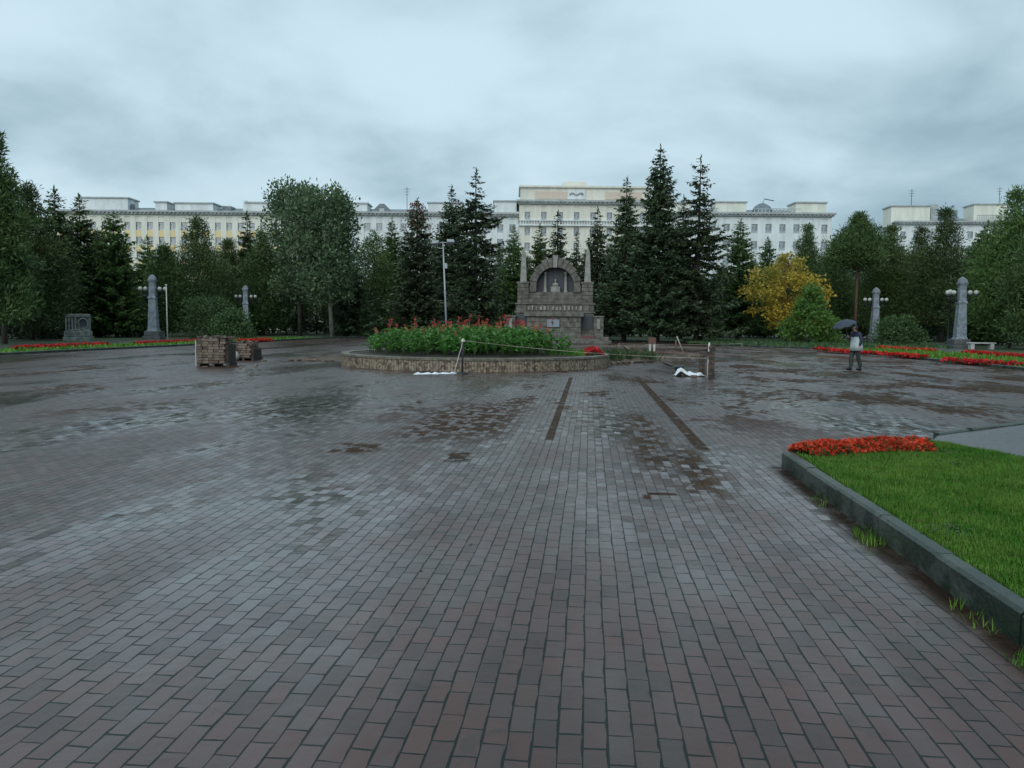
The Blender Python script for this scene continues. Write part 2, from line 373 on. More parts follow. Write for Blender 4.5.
lw = sheet('near_lawn', LAWN, .15, M['soil'], 'raised lawn corner beside the camera')

sheet('path', [(B[0]+.03, B[1]+.02), (FLb[0]+.08, FLb[1]+.3), (5.2, 11.95), (7.39, 13.66), (14, 18.8), (26, 18.8), (26, -6), (Cx[0]+.05, -6), (Cx[0]+.05, Cx[1]), (C[0]+.05, C[1])], .05, M['path'], 'grey wet path beyond the near lawn')
sheet('path', [(-36.5, 10), (-31, 10), (-31, 74), (-36.5, 74)], .075, M['path'], 'path behind the flower strip and stone block')
sheet('path', [(22.6, 22), (27, 22), (27, 64), (22.6, 64)], .075, M['path'], 'path with bench behind the lamp pillar')
o = sheet('road', [(-160, 126), (200, 126), (200, 136), (-160, 136)], -.02, M['path'], 'street in front of the far apartment houses')

def in_poly(x, y, poly):
    ins = np.zeros(len(x), bool); n = len(poly)
    for i in range(n):
        x0, y0 = poly[i]; x1, y1 = poly[(i+1) % n]
        c = ((y0 > y) != (y1 > y)); ins ^= c & (x < (x1-x0)*(y-y0)/((y1-y0) if y1 != y0 else 1e-9)+x0)
    return ins
def grass_patch(name, poly, dens, h, z, label, seed=1, w=.006, mt='grass', hv=.5, umax=None):
    rg = np.random.default_rng(seed); p = np.array(poly)
    lo, hi = p.min(0), p.max(0); n = int(dens*(hi[0]-lo[0])*(hi[1]-lo[1]))
    x = rg.uniform(lo[0], hi[0], n); y = rg.uniform(lo[1], hi[1], n); k = in_poly(x, y, poly); x = x[k]; y = y[k]; n = len(x)
    tuf = .55+.45*np.sin(x*5.1+np.sin(y*3.3)*2)*np.sin(y*4.3+1.3*np.sin(x*2.1))
    hh = h*(1-hv+hv*2*rg.random(n))*(.72+.5*tuf); ph = rg.uniform(0, 2*PI, n); tilt = rg.uniform(.05, .75, n)
    b = np.stack([x, y, np.full(n, z)], 1); s = np.stack([np.cos(ph+1.57), np.sin(ph+1.57), np.zeros(n)], 1)*w*(.6+.8*rg.random((n, 1)))
    d = np.stack([np.cos(ph)*np.sin(tilt), np.sin(ph)*np.sin(tilt), np.cos(tilt)], 1)
    mid = b+d*hh[:, None]*.55; d2 = unit(d+np.stack([np.cos(ph), np.sin(ph), -np.ones(n)*.35], 1)*.5*tilt[:, None]); tip = mid+d2*hh[:, None]*.5
    v = np.stack([b-s, b+s, mid+s*.75, tip, mid-s*.75], 1).reshape(-1, 3)
    o = link(name, nmesh(name, v, 5, M[mt]), None, (0, 0, 0), -AX); return tag(o, label, 'grass', kind='stuff')
VISL = [(2.40, 1.5), (2.40, 9.15), (FLa[0], FLa[1]), (FLb[0], FLb[1]), (B[0], B[1]), (C[0], C[1]), (7.0, 6.5), (7.5, 1.5)]
grass_patch('grass', VISL, 12500, .045, .15, 'bright green lawn grass behind the mossy kerb', 3, .0036)
M['straw'] = leafmat('dry_grass', (.20, .19, .07), (.12, .15, .05), 0, .25, 2)
grass_patch('dry_grass', VISL, 500, .05, .15, 'scattered dry straw coloured blades in the near lawn', 13, .004, 'straw')
rgc = np.random.default_rng(14); qx = rgc.uniform(2.5, 6.5, 26); qy = rgc.uniform(3, 9.5, 26); kk = in_poly(qx, qy, VISL)
cen = np.repeat(np.stack([qx[kk], qy[kk], np.full(kk.sum(), .185)], 1), 46, 0); cen[:, :2] += rgc.normal(size=(len(cen), 2))*.09; cen[:, 2] += rgc.uniform(-.01, .02, len(cen))
dd = rgc.normal(size=(len(cen), 3)); dd[:, 2] = .1; nn_ = rgc.normal(size=(len(cen), 3))*.3; nn_[:, 2] += 1
tag(link('clover', nmesh('clover', dia(cen, dd, nn_, .034, .026), 4, M['weed']), None, (0, 0, 0), -AX), 'patches of flat round clover leaves among the near lawn grass', 'clover', kind='stuff')
# sprigs of grass growing at the foot of the kerb
for i, (u, v, n) in enumerate(((2.2, 6.15, 90), (2.2, 3.75, 130), (2.23, 4.5, 30), (2.22, 7.4, 20))):
    grass_patch('grass', [(u-.10, v-.22), (u+.06, v-.22), (u+.06, v+.22), (u-.10, v+.22)], n/.05, .06, 0,
                ['tuft of grass halfway along the foot of the kerb', 'grass tuft at the foot of the kerb at the picture edge', 'few grass blades at the kerb foot in brown mud', 'few grass blades at the kerb foot nearest its corner'][i], 30+i, .003)

rgl = np.random.default_rng(77); nl_ = 70; lu = rgl.uniform(-7, 2.1, nl_); lv = rgl.uniform(2.5, 22, nl_)
c_ = np.stack([lu, lv, np.full(nl_, .006)], 1); d_ = rgl.normal(size=(nl_, 3)); d_[:, 2] = .05; n_ = rgl.normal(size=(nl_, 3))*.15; n_[:, 2] += 1
M['litter'] = leafmat('fallen_leaf', (.16, .11, .04), (.07, .045, .025), 0, .1, 3)
tag(link('fallen_leaves', nmesh('fallen_leaves', dia(c_, d_, n_, rgl.uniform(.02, .05, nl_), rgl.uniform(.012, .03, nl_)), 4, M['litter']), None, (0, 0, 0), -AX), 'few small fallen leaves scattered over the wet paving', 'leaves', kind='stuff')
# ------------------------------------------------------------------ bedding flowers
def bedding(name, path, width, h, z, dens, label, seed, s=.05, red=.62):
    """low red bedding plants in a band along a line"""
    rg = np.random.default_rng(seed); out = []; mi = []
    for (u0, v0), (u1, v1) in zip(path[:-1], path[1:]):
        L = math.hypot(u1-u0, v1-v0); n = int(dens*L*width)
        a = rg.uniform(0, L, n); q = rg.uniform(-1, 1, n); du, dv = (u1-u0)/L, (v1-v0)/L
        lump = .8+.2*np.sin(a*9+np.sin(q*7)*1.5)*np.cos(q*6+a*3)
        top = z+h*(1-.75*np.abs(q)**3)*lump
        isred = rg.random(n) < red
        zz = np.where(isred, top-rg.random(n)**2*h*.35, z+rg.random(n)*(top-z)*.95)
        wv = width*(.9+.1*np.sin(a*2.3+seed))
        c = np.stack([u0+du*a-dv*q*wv/2, v0+dv*a+du*q*wv/2, zz], 1)
        d = rg.normal(size=(n, 3)); d[:, 2] = np.abs(d[:, 2])+.3; nn = rg.normal(size=(n, 3)); nn[:, 2] += .6
        out.append(dia(c, d, nn, s*(.7+.6*rg.random(n)), s*(.55+.4*rg.random(n)))); mi.append(np.where(isred, 0, 1))
    o = link(name, nmesh(name, np.concatenate(out), 4, [M['redpetal'], M['bedleaf']], np.concatenate(mi)), None, (0, 0, 0), -AX)
    return tag(o, label, 'flowers', kind='stuff')
FL0, FL1 = UV(G(803, 448.5, .25)), UV(G(922, 440.5, .27))
bedding('red_flowers', [FL0, ((FL0[0]+FL1[0])/2-.06, (FL0[1]+FL1[1])/2+.06), FL1], .55, .16, .15, 8200, 'red bedding flowers at the corner of the near lawn', 5, .05, .5)
# far strips, both sides of the square
def pxline(pts, z=.1): return [UV(G(x, y, z)) for x, y in pts]
for i, (pts, w, lab) in enumerate((
        ([(17, 349), (60, 347.2), (106, 345.2)], .8, 'long red flower strip in front of the carved stone block'),
        ([(138, 344.2), (168, 342.8), (197, 341.6)], .9, 'red flower strip at the foot of the lamp pillar beside the thin white mast'),
        ([(240, 341.4), (268, 340.2)], 1.2, 'short red flower strip behind the paver pallets'),
        ([(816, 349.5), (850, 352.6), (926, 358)], .45, 'red flower strip passing behind the walking person'),
        ([(946, 361), (985, 364), (1040, 367.5)], .42, 'wide red flower strip nearest the lawn edge at the picture edge'),
        ([(880, 348.2), (934, 351.5)], .6, 'thin rear red strip between the bush and the tall lamp pillar'),
        ([(966, 353.0), (1032, 358)], .6, 'thin rear red strip in front of the pale bench'))):
    bedding('red_flowers', pxline(pts), w, .13, .06, 360, lab, 60+i, .17, .7)
grass_patch('grass', [(-30.9, 30), (-27.2, 30), (-27.2, 74), (-30.9, 74)], 22, .16, .06, 'green grass strip between the kerb and path, carved block side', 8, .05, 'grass')
grass_patch('grass', [(17.2, 24), (22.5, 24), (22.5, 57), (17.2, 57)], 26, .14, .06, 'green grass strip between red flowers and path, person side', 9, .05, 'grass')
grass_patch('grass', [(-26, 88.3), (-11, 88.3), (-5, 96), (-36, 104)], 12, .2, .06, 'short grass under the big poplar across the square', 10, .07, 'weed')
grass_patch('grass', [(9, 70.5), (17, 60), (28, 62), (28, 84), (10, 88)], 12, .2, .06, 'rough grass below the golden tree', 11, .07, 'weed')

# ------------------------------------------------------------------ trees
def tube_limb(mb, p0, p1, r0, r1, rng, n=5, wob=.08, seg=4):
    p0 = np.array(p0, float); p1 = np.array(p1, float); L = np.linalg.norm(p1-p0); pts = []; rad = []
    for i in range(seg+1):
        t = i/seg; q = p0+(p1-p0)*t; q = q+(rng.normal(size=3)*wob*L*.25 if 0 < i < seg else 0); q[2] += math.sin(t*PI)*L*.04
        pts.append(q); rad.append(r0+(r1-r0)*t)
    mb.tube(pts, rad, n)
def make_tree(loc, parts, label, group, name, cat='tree'):
    e = empty(name, loc); tag(e, label, cat, group)
    for nm, me in parts: link(nm, me, e)
    return e
def spruce(h, r, seed, bark='trunk', leaf='spruce', zb=.08, gap=.40, nb=9, droop=.32, up=.18, power=.85, fine=1.0, ragged=.25, dens=1.0, rise=0.0):
    rg = np.random.default_rng(seed); mb = MB(); out = []
    mb.tube([(0, 0, -.2), (0, 0, h*.35), (0, 0, h*.75), (0, 0, h*.995)], [h*.016, h*.012, h*.006, .012], 8)
    z = h*zb; ph0 = 0
    while z < h*.985:
        tz = z/h; base = r*(1-tz)**power; base *= 1-.35*max(0, (.16-tz)/.16)
        base = max(base, .22)
        whorl = rg.uniform(1-ragged, 1+ragged*.4)
        n = max(5, int(round(nb*(.6+.55*(1-tz)))))
        ph0 += rg.uniform(.4, 1.2)
        for k in range(n):
            ph = ph0+2*PI*k/n+rg.normal()*.22; L = base*whorl*rg.uniform(.72, 1.12); dz = rg.normal()*gap*.35
            o = np.array([math.cos(ph), math.sin(ph), 0.0]); s = np.array([-o[1], o[0], 0.0])
            m = max(7, int(L*17*dens/fine)); t = np.sort(rg.uniform(.12, 1, m)); t[-1] = 1.0
            # bough sinks, then the tip lifts
            hz = z+dz+L*(rise*t-droop*(1-tz*.6)*np.sin(t*PI*.62)+up*t**3)
            c = o*(L*t)[:, None]; c[:, 2] = hz
            side = np.where(rg.random(m) < .5, -1, 1)[:, None]
            ang = rg.uniform(.3, 1.15, m)[:, None]; ang[-1] = 0
            d = o*np.cos(ang)+s*side*np.sin(ang); d[:, 2] = rg.uniform(-.75, .1, m)+up*.5+rise
            ln = (.26+.30*(1-t)*min(1, L/2.5)+.16*rg.random(m))*fine*min(1.25, .55+L*.28)
            nn = np.zeros((m, 3)); nn[:, 2] = 1; nn += rg.normal(size=(m, 3))*.45
            out.append(dia(c, d, nn, ln, ln*rg.uniform(.34, .56, m)))
            if L > .8:   # needles hanging below the bough
                m2 = m//2+1; t2 = rg.uniform(.15, .95, m2); c2 = o*(L*t2)[:, None]; c2[:, 2] = z+dz+L*(rise*t2-droop*(1-tz*.6)*np.sin(t2*PI*.62)+up*t2**3)
                d2 = o*.35+rg.normal(size=(m2, 3))*.35; d2[:, 2] = -1+rise
                out.append(dia(c2, d2, rg.normal(size=(m2, 3)), rg.uniform(.2, .5, m2)*fine, .14*fine))
                if L > 1.2 and k % 2 == 0: mb.tube([(0, 0, z+dz), tuple(c[len(c)//2]), tuple(c[-1])], [.035, .022, .006], 4)
        z += gap*(.75+.5*rg.random())*(.55+.45*(1-tz))
    c = np.zeros((10, 3)); c[:, 2] = h*np.linspace(.95, .995, 10); d = rg.normal(size=(10, 3))*.35; d[:, 2] = 1
    out.append(dia(c, d, rg.normal(size=(10, 3)), .4*fine, .14*fine))
    return [('trunk', mb.mesh('trunk', M[bark])), ('crown', nmesh('crown', np.concatenate(out), 4, M[leaf]))]
def clumpy(h, r, seed, bark, leaf, zb, prof, nc, cr, nl, ls, lw, flat=.7, trunk=.014, upw=.3, top=1.0, lean=0.0, shell=.5):
    """trunk with limbs, each ending in a clump of many small leaves"""
    rg = np.random.default_rng(seed); mb = MB(); out = []
    mb.tube([(0, 0, -.2), (lean*.3, 0, h*.3), (lean*.7, 0, h*.62), (lean, 0, h*.93)], [h*trunk, h*trunk*.8, h*trunk*.5, .03], 9)
    for i in range(nc):
        tz = zb+(1-zb)*((i+.5)/nc)**.92+rg.normal()*.02; tz = min(max(tz, zb), .985)
        q = (tz-zb)/(1-zb); rad = r*prof(q); ph = i*2.39996+rg.normal()*.3
        rr = rad*(shell+(1-shell)*rg.random()**.5); k = cr*(.55+.9*rg.random())*(.28+.72*min(1, prof(q)*1.3))
        cz = min(h*tz, h*top-k*flat*.6)
        c0 = np.array([lean*tz+rr*math.cos(ph), rr*math.sin(ph), cz])
        if i % 2 == 0 and rr > .5: tube_limb(mb, (lean*tz*.8, 0, max(h*zb*.8, cz-rr*.6)), c0, h*trunk*.32, .02, rg)
        n = int(nl*(k/cr)**2*rg.uniform(.7, 1.3)); x = rg.normal(size=(n, 3)); x = unit(x)*(rg.random((n, 1))**.45)
        x[:, 2] *= flat; c = c0+x*k*(1+.25*rg.normal(size=(n, 1))*.6)
        d = x*.9+rg.normal(size=(n, 3))*.75; d[:, 2] += upw
        nn = rg.normal(size=(n, 3)); nn[:, 2] += .7
        l = ls*(.6+.8*rg.random(n)); out.append(dia(c, d, nn, l, l*lw*(.7+.6*rg.random(n))))
    return [('trunk', mb.mesh('trunk', M[bark])), ('crown', nmesh('crown', np.concatenate(out), 4, M[leaf]))]
pine_p = lambda q: max(.10, (.72+.3*math.sin(min(1, q*1.5)*PI))*(1-q**1.7)**.85)
oval_p = lambda q: max(.12, math.sin(min(1, q*.86+.16)*PI)**.65)
cone_p = lambda q: max(.08, (1-q)**.8*(.75+.25*min(1, q*5)))
fan_p = lambda q: max(.25, (.62+.38*q/.6) if q < .6 else math.sqrt(max(0, 1-((q-.6)/.48)**2)))

TREES = []
def T(kind, px, Y, ty, w, label, **kw): TREES.append((kind, px, Y, ty, w, label, kw))
# (kind, where its foot stands, top, spread, label)
T('pine', -4, 50, 134, 52, 'tallest dark pine at the edge of the grove, feathery top above its neighbours', cr=.9, nc=100)
T('pine', 27, 60, 184, 66, 'broad dark green pine just inside the tall pine at the grove edge')
T('spruce', 54, 69, 188, 60, 'dark conifer with blunt tip between the broad pine and the carved block', soft=1)
T('spruce', 79, 73, 196, 56, 'slender dark conifer rising right behind the carved stone block', soft=1)
T('yew', 113, 73, 212, 66, 'yellow green cone shaped conifer between carved block and lamp pillar')
T('pine', 98, 86, 232, 60, 'shaded pine filling the gap behind the yellow green cone')
T('larch', 147, 92, 236, 42, 'small pale larch standing directly behind the lamp pillar beside the white mast')
T('pine', 164, 80, 246, 44, 'low dark pine between lamp pillar and round bush')
T('pine', 196, 84, 218, 70, 'wide dark pine with its stem above the round bush')
T('spruce', 247, 94, 212, 34, 'thin pointed conifer above the lamp pillar behind the pallets', soft=1)
T('pine', 228, 96, 240, 56, 'dark pine between the wide pine and the thin pointed conifer')
T('pine', 262, 90, 232, 58, 'brownish dark pine to the right of the lamp pillar behind the pallets')
T('poplar', 331, 84, 191, 60, 'big poplar with bare pale trunk and round grey green crown')
T('poplar', 298, 88, 187, 58, 'second poplar, its crown merged with the pale trunked poplar', bark='trunk', zb=.22)
T('pine', 285, 98, 252, 60, 'low dark pine under the poplar crowns')
T('spruce', 352, 90, 256, 54, 'low dark spruce with wide skirt right of the poplar trunk')
T('willow', 374, 98, 232, 46, 'pale green loose tree between poplar and the tall spruces')
T('larch', 392, 102, 218, 36, 'light green larch peeping out left of the first tall spruce')
T('spruce', 417, 80, 199, 64, 'tall spruce with rusty cones at its top, left of the floodlight mast', cones=1)
T('spruce', 452, 88, 186, 62, 'thin topped spruce tucked behind the floodlight mast')
T('spruce', 476, 74, 170, 86, 'tallest spruce left of the monument with ragged open boughs', ragged=.5, gap=.62)
T('larch', 514, 100, 226, 40, 'pale larch above the monument corner, beside the ragged spruce')
T('larch', 540, 104, 224, 34, 'pale larch behind the top of the monument arch')
T('spruce', 558, 90, 212, 42, 'small pointed spruce straight behind the monument keystone')
T('spruce', 577, 102, 232, 30, 'smallest spruce behind the right shoulder of the arch')
T('spruce', 598, 88, 208, 48, 'pointed spruce behind the right obelisk of the monument')
T('spruce', 627, 79, 178, 60, 'slim tall spruce next right of the monument')
T('spruce', 661, 76, 146, 74, 'tallest and densest spruce of all, right of the monument', dens=1.25)
T('spruce', 684, 92, 196, 50, 'shaded spruce in the gap between the two tallest spruces')
T('spruce', 701, 75, 156, 80, 'tall spruce with separate level boughs at the end of the row', ragged=.45, gap=.66)
T('larch', 741, 90, 220, 48, 'soft blue green larch between the spruces and golden tree', dark=1)
T('larch', 768, 100, 238, 40, 'low larch just left behind the golden tree', dark=1)
T('pine', 722, 104, 268, 46, 'low dark pine behind the end of the spruce row')
T('pine', 808, 98, 226, 44, 'dark pine poking up behind the golden tree')
T('gold', 789, 82, 254, 72, 'golden autumn tree turning yellow on its outer side')
T('maple', 811, 74, 282, 60, 'small bright green maple in front of the golden tree')
T('pine', 836, 100, 240, 40, 'dark pine between golden tree and the bare stemmed pine')
T('pine', 860, 86, 214, 46, 'pine with long bare reddish stem behind the umbrella', bark='pinebark', zb=.6)
T('pine', 892, 90, 225, 54, 'rounded pine behind the smaller right hand lamp pillar', light=1)
T('pine', 922, 98, 228, 50, 'shaded pine between the two right hand lamp pillars')
T('pine', 948, 84, 208, 66, 'tall broad pine behind the tall right hand lamp pillar')
T('yew', 988, 72, 222, 66, 'light green conifer right of the tall lamp pillar')
T('pine', 1018, 62, 190, 74, 'tall tree at the park edge overlapping the light green conifer', light=1)
T('pine', 1062, 56, 200, 80, 'outermost dark pine past the light green conifer')
T('pine', -52, 54, 180, 72, 'dark pine past the tallest grove pine, nearer the walking side')
T('pine', -104, 50, 190, 76, 'outer grove pine standing second past the tallest one')
T('spruce', -80, 74, 205, 60, 'dark conifer deep in the grove behind its outer pines', soft=1)
T('pine', 1112, 66, 205, 76, 'outer pine standing second past the light green conifer')
T('pine', 12, 90, 240, 80, 'shaded pine low behind the broad pine at the grove edge')
T('pine', 60, 92, 250, 70, 'shaded pine low behind the carved stone block')
T('pine', 975, 100, 250, 70, 'shaded pine low between the light green conifer and tall pillar')
for px, Y, ty, w, lab in ((40, 104, 258, 60, 'far dark pine between the shaded pines of the grove'), (120, 104, 250, 50, 'far dark pine behind the yellow green cone tree'), (172, 106, 252, 54, 'far dark pine behind the white mast'), (214, 108, 250, 54, 'far dark pine behind the large round bush'),
    (272, 108, 252, 56, 'far dark pine behind the brownish pine'), (316, 106, 262, 60, 'far dark pine filling under the poplar crown, left of the pale trunk'), (344, 108, 258, 50, 'far dark pine filling right of the pale poplar trunk'), (378, 108, 262, 50, 'far dark pine under the pale green loose tree'), (404, 106, 252, 44, 'far dark pine beside the rusty coned spruce'),
    (434, 104, 240, 46, 'far dark pine in the gap before the floodlight mast'), (500, 104, 248, 44, 'far dark pine between ragged spruce and monument'), (526, 108, 256, 40, 'far dark pine behind the left obelisk'), (550, 110, 262, 40, 'far dark pine behind the left side of the arch'), (588, 108, 252, 40, 'far dark pine behind the right side of the arch'), (612, 106, 246, 44, 'far dark pine between right obelisk and slim spruce'),
    (643, 104, 236, 44, 'far dark pine between the slim and the densest spruce'), (752, 108, 262, 46, 'far dark pine left behind the golden tree'), (782, 110, 256, 46, 'far dark pine straight behind the golden tree'), (824, 110, 256, 50, 'far dark pine right behind the golden tree'), (878, 108, 250, 54, 'far dark pine behind the smaller right hand lamp pillar'),
    (908, 110, 254, 50, 'far dark pine behind the low round bush'), (936, 108, 250, 54, 'far dark pine behind the dark lamp post'), (857, 112, 246, 44, 'far dark pine straight behind the bare stemmed pine'), (1000, 108, 254, 60, 'far dark pine behind the pale benches')):
    T('pine', px, Y, ty, w, lab, nc=80, zb=.06)
kinds = {'pine': ('pine_tree', 'pines around the square'), 'spruce': ('spruce_tree', 'spruces around the square'), 'larch': ('larch_tree', 'larches behind the square'), 'yew': ('conifer_tree', 'light green conifers'),
         'poplar': ('poplar_tree', 'poplars across the square'), 'willow': ('willow_tree', None), 'gold': ('golden_tree', None), 'maple': ('maple_tree', None)}
for i, (kind, px, Y, ty, w, label, kw) in enumerate(TREES):
    top = A(px, ty, Y); h = top[2]-.06; r = w/2*Y/F; loc = (top[0], Y, .06); seed = 100+i
    if kind == 'spruce':
        if kw.get('soft'): pr = spruce(h, r*1.2, seed, leaf='pine', zb=.04, gap=.40, nb=9, droop=.15, up=.15, power=.60, fine=1.1, ragged=.3)
        else: pr = spruce(h, r*1.26, seed, gap=kw.get('gap', .42), ragged=kw.get('ragged', .28), dens=kw.get('dens', 1.0), zb=.085, power=.70)
    elif kind in ('larch', 'yew'):
        pr = spruce(h, r*1.2, seed, leaf='pine' if kw.get('dark') else ('larch' if kind == 'larch' else 'yew'), zb=.05, gap=.36, nb=9, droop=.05, up=.12, power=.58, fine=.95, ragged=.32, rise=.12)
    elif kind == 'pine':
        pr = clumpy(h, r, seed, kw.get('bark', 'trunk'), 'larch' if kw.get('light') else 'pine', kw.get('zb', .13), pine_p, kw.get('nc', 120), kw.get('cr', 1.45), 300, .36, .22, .72, .013, .5, shell=.3)
    elif kind == 'poplar':
        pr = clumpy(h, r, seed, kw.get('bark', 'palebark'), 'broad', kw.get('zb', .27), fan_p, 52, 1.25, 250, .34, .6, 1.2, .016, .5, lean=-1.0 if kw.get('bark') is None else .2, shell=.5)
    elif kind == 'willow':
        pr = clumpy(h, r, seed, 'trunk', 'larch', .12, oval_p, 90, 1.3, 140, .34, .34, .9, .012, -.3)
    elif kind == 'gold':
        pr = clumpy(h, r, seed, 'trunk', 'gold', .14, oval_p, 44, 1.25, 200, .30, .65, .62, .014, .1, shell=.35)
    else:
        pr = clumpy(h, r, seed, 'trunk', 'maple', .06, cone_p, 46, .85, 200, .26, .65, .62, .013, .1, shell=.3)
    t = make_tree(loc, pr, label, kinds[kind][1], kinds[kind][0])
    if kw.get('cones'):
        rg = np.random.default_rng(5); n = 260; q = rg.random(n)**1.5; a = rg.uniform(0, 2*PI, n); z = h*(.985-.20*q); rr = r*(.22+.9*q*.55)*rg.uniform(.4, 1, n)
        c = np.stack([rr*np.cos(a), rr*np.sin(a), z-.1], 1); d = rg.normal(size=(n, 3))*.15; d[:, 2] = -1
        M['cone'] = mat('spruce_cones', (.15, .065, .03), (.09, .04, .02), .8)
        tag(link('cones', nmesh('cones', dia(c, d, rg.normal(size=(n, 3)), .26, .12), 4, M['cone']), t), kind='stuff')
# shrubs
def shrub(px, Y, ty, w, label, seed, leaf='shrub', nc=60, cr=.75):
    top = A(px, ty, Y); h = top[2]-.06
    pr = clumpy(h, w/2*Y/F, seed, 'trunk', leaf, .05, lambda q: max(.25, math.sqrt(max(0, 1-q**2.2))), nc, cr, 85, .24, .5, .8, .02, .2, shell=.35)
    pr = [('stem', pr[0][1]), ('foliage', pr[1][1])]
    return make_tree((top[0], Y, .06), pr, label, 'shrubs on the lawns', 'shrub', 'shrub')
shrub(208, 72, 297, 58, 'large round green bush between lamp pillar and pine stem', 401)
shrub(231, 68, 310, 40, 'lower bush leaning towards the lamp pillar behind the pallets', 402, 'shrub', 45, .6)
shrub(899, 70, 317, 44, 'low round bush between the two right hand lamp pillars', 403, 'shrub', 45, .7)
shrub(388, 96, 296, 36, 'yellowing bush low behind the flower bed left end', 404, 'willowy' if 'willowy' in M else 'larch', 40, .8)
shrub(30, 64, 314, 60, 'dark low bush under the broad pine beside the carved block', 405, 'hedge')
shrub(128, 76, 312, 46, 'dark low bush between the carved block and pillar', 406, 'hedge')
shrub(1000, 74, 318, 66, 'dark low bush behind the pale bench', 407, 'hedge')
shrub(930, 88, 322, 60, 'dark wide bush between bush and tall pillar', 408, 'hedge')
def hedge(x0, x1, Y, h, seed, label):  # made tall to stand in for the dark shade under the trees
    rg = np.random.default_rng(seed); n = int((x1-x0)*230)
    x = rg.uniform(x0, x1, n); y = rg.uniform(-.7, .7, n); z = rg.random(n)**.6*h*(.9+.08*np.sin(x*1.7)+.05*np.sin(x*4.1))
    c = np.stack([x, Y+y, z], 1); d = rg.normal(size=(n, 3)); d[:, 2] += .5
    o = link('hedge', nmesh('hedge', dia(c, d, rg.normal(size=(n, 3)), .34, .2), 4, M['hedge'])); return tag(o, label, 'hedge', 'hedges along the far street')
hedge(-72, -40, 108, 1.9, 1, 'dark hedge standing in for tree shade behind the grove and lamp pillar with the white mast')
hedge(-39, -10, 110, 1.7, 2, 'dark hedge standing in for tree shade under the poplars in front of parked cars')
hedge(-9, 26, 112, 2.2, 3, 'dark hedge standing in for tree shade behind the monument and spruces')
hedge(27, 78, 110, 2.0, 4, 'dark hedge standing in for tree shade behind the golden tree and lamp pillars')

# ------------------------------------------------------------------ far buildings
M['cream'] = mat('cream_plaster', (.72, .73, .64), (.58, .60, .53), .85, .9, stretch=(1, 1, .22), lo=.3, hi=.72)
M['white'] = mat('white_plaster', (.70, .75, .75), (.54, .59, .59), .85, .9, stretch=(1, 1, .22), lo=.3, hi=.72)
M['yellow'] = mat('yellow_plaster', (.72, .58, .28), (.66, .56, .34), .85, .3)
M['peach'] = mat('beige_plaster', (.70, .69, .60), (.58, .58, .51), .85, .9, stretch=(1, 1, .22), lo=.3, hi=.72)
M['cornice'] = mat('grey_cornice', (.42, .45, .45), (.32, .35, .35), .8, .6)
M['roof'] = mat('dark_metal_roof', (.18, .22, .24), (.10, .13, .15), .5, .6)
M['glassdark'] = mat('dark_window_glass', (.07, .09, .11), (.04, .05, .06), .12, .4)
M['curtainsky'] = mat('curtain_and_sky_window_glass', (.38, .43, .45), (.17, .20, .22), .15, .8, ior=1.7, lo=.42, hi=.58)  # curtains plus reflected sky, both painted into the pane colour
M['wframe'] = mat('white_window_frame', (.45, .47, .46), (.38, .40, .40), .6, 2)
M['iron'] = mat('dark_iron', (.04, .042, .045), (.025, .026, .03), .5, 6, metal=.6)
def window_mesh(w, h, bars=1):
    mb = MB(); mb.box(-w/2, w/2, -.03, .0, 0, h, 1)
    f = .07
    mb.box(-w/2-f, -w/2, -.10, .0, -f, h+f); mb.box(w/2, w/2+f, -.10, .0, -f, h+f); mb.box(-w/2, w/2, -.09, .0, h, h+f); mb.box(-w/2-.05, w/2+.05, -.22, .0, -f-.03, -.002)
    for k in range(bars): x = -w/2+w*(k+1)/(bars+1); mb.box(x-.035, x+.035, -.07, -.031, 0, h)
    mb.box(-w/2, w/2, -.066, -.032, h*.68, h*.68+.06)
    return mb.mesh('window', [M['wframe'], M['curtainsky']])
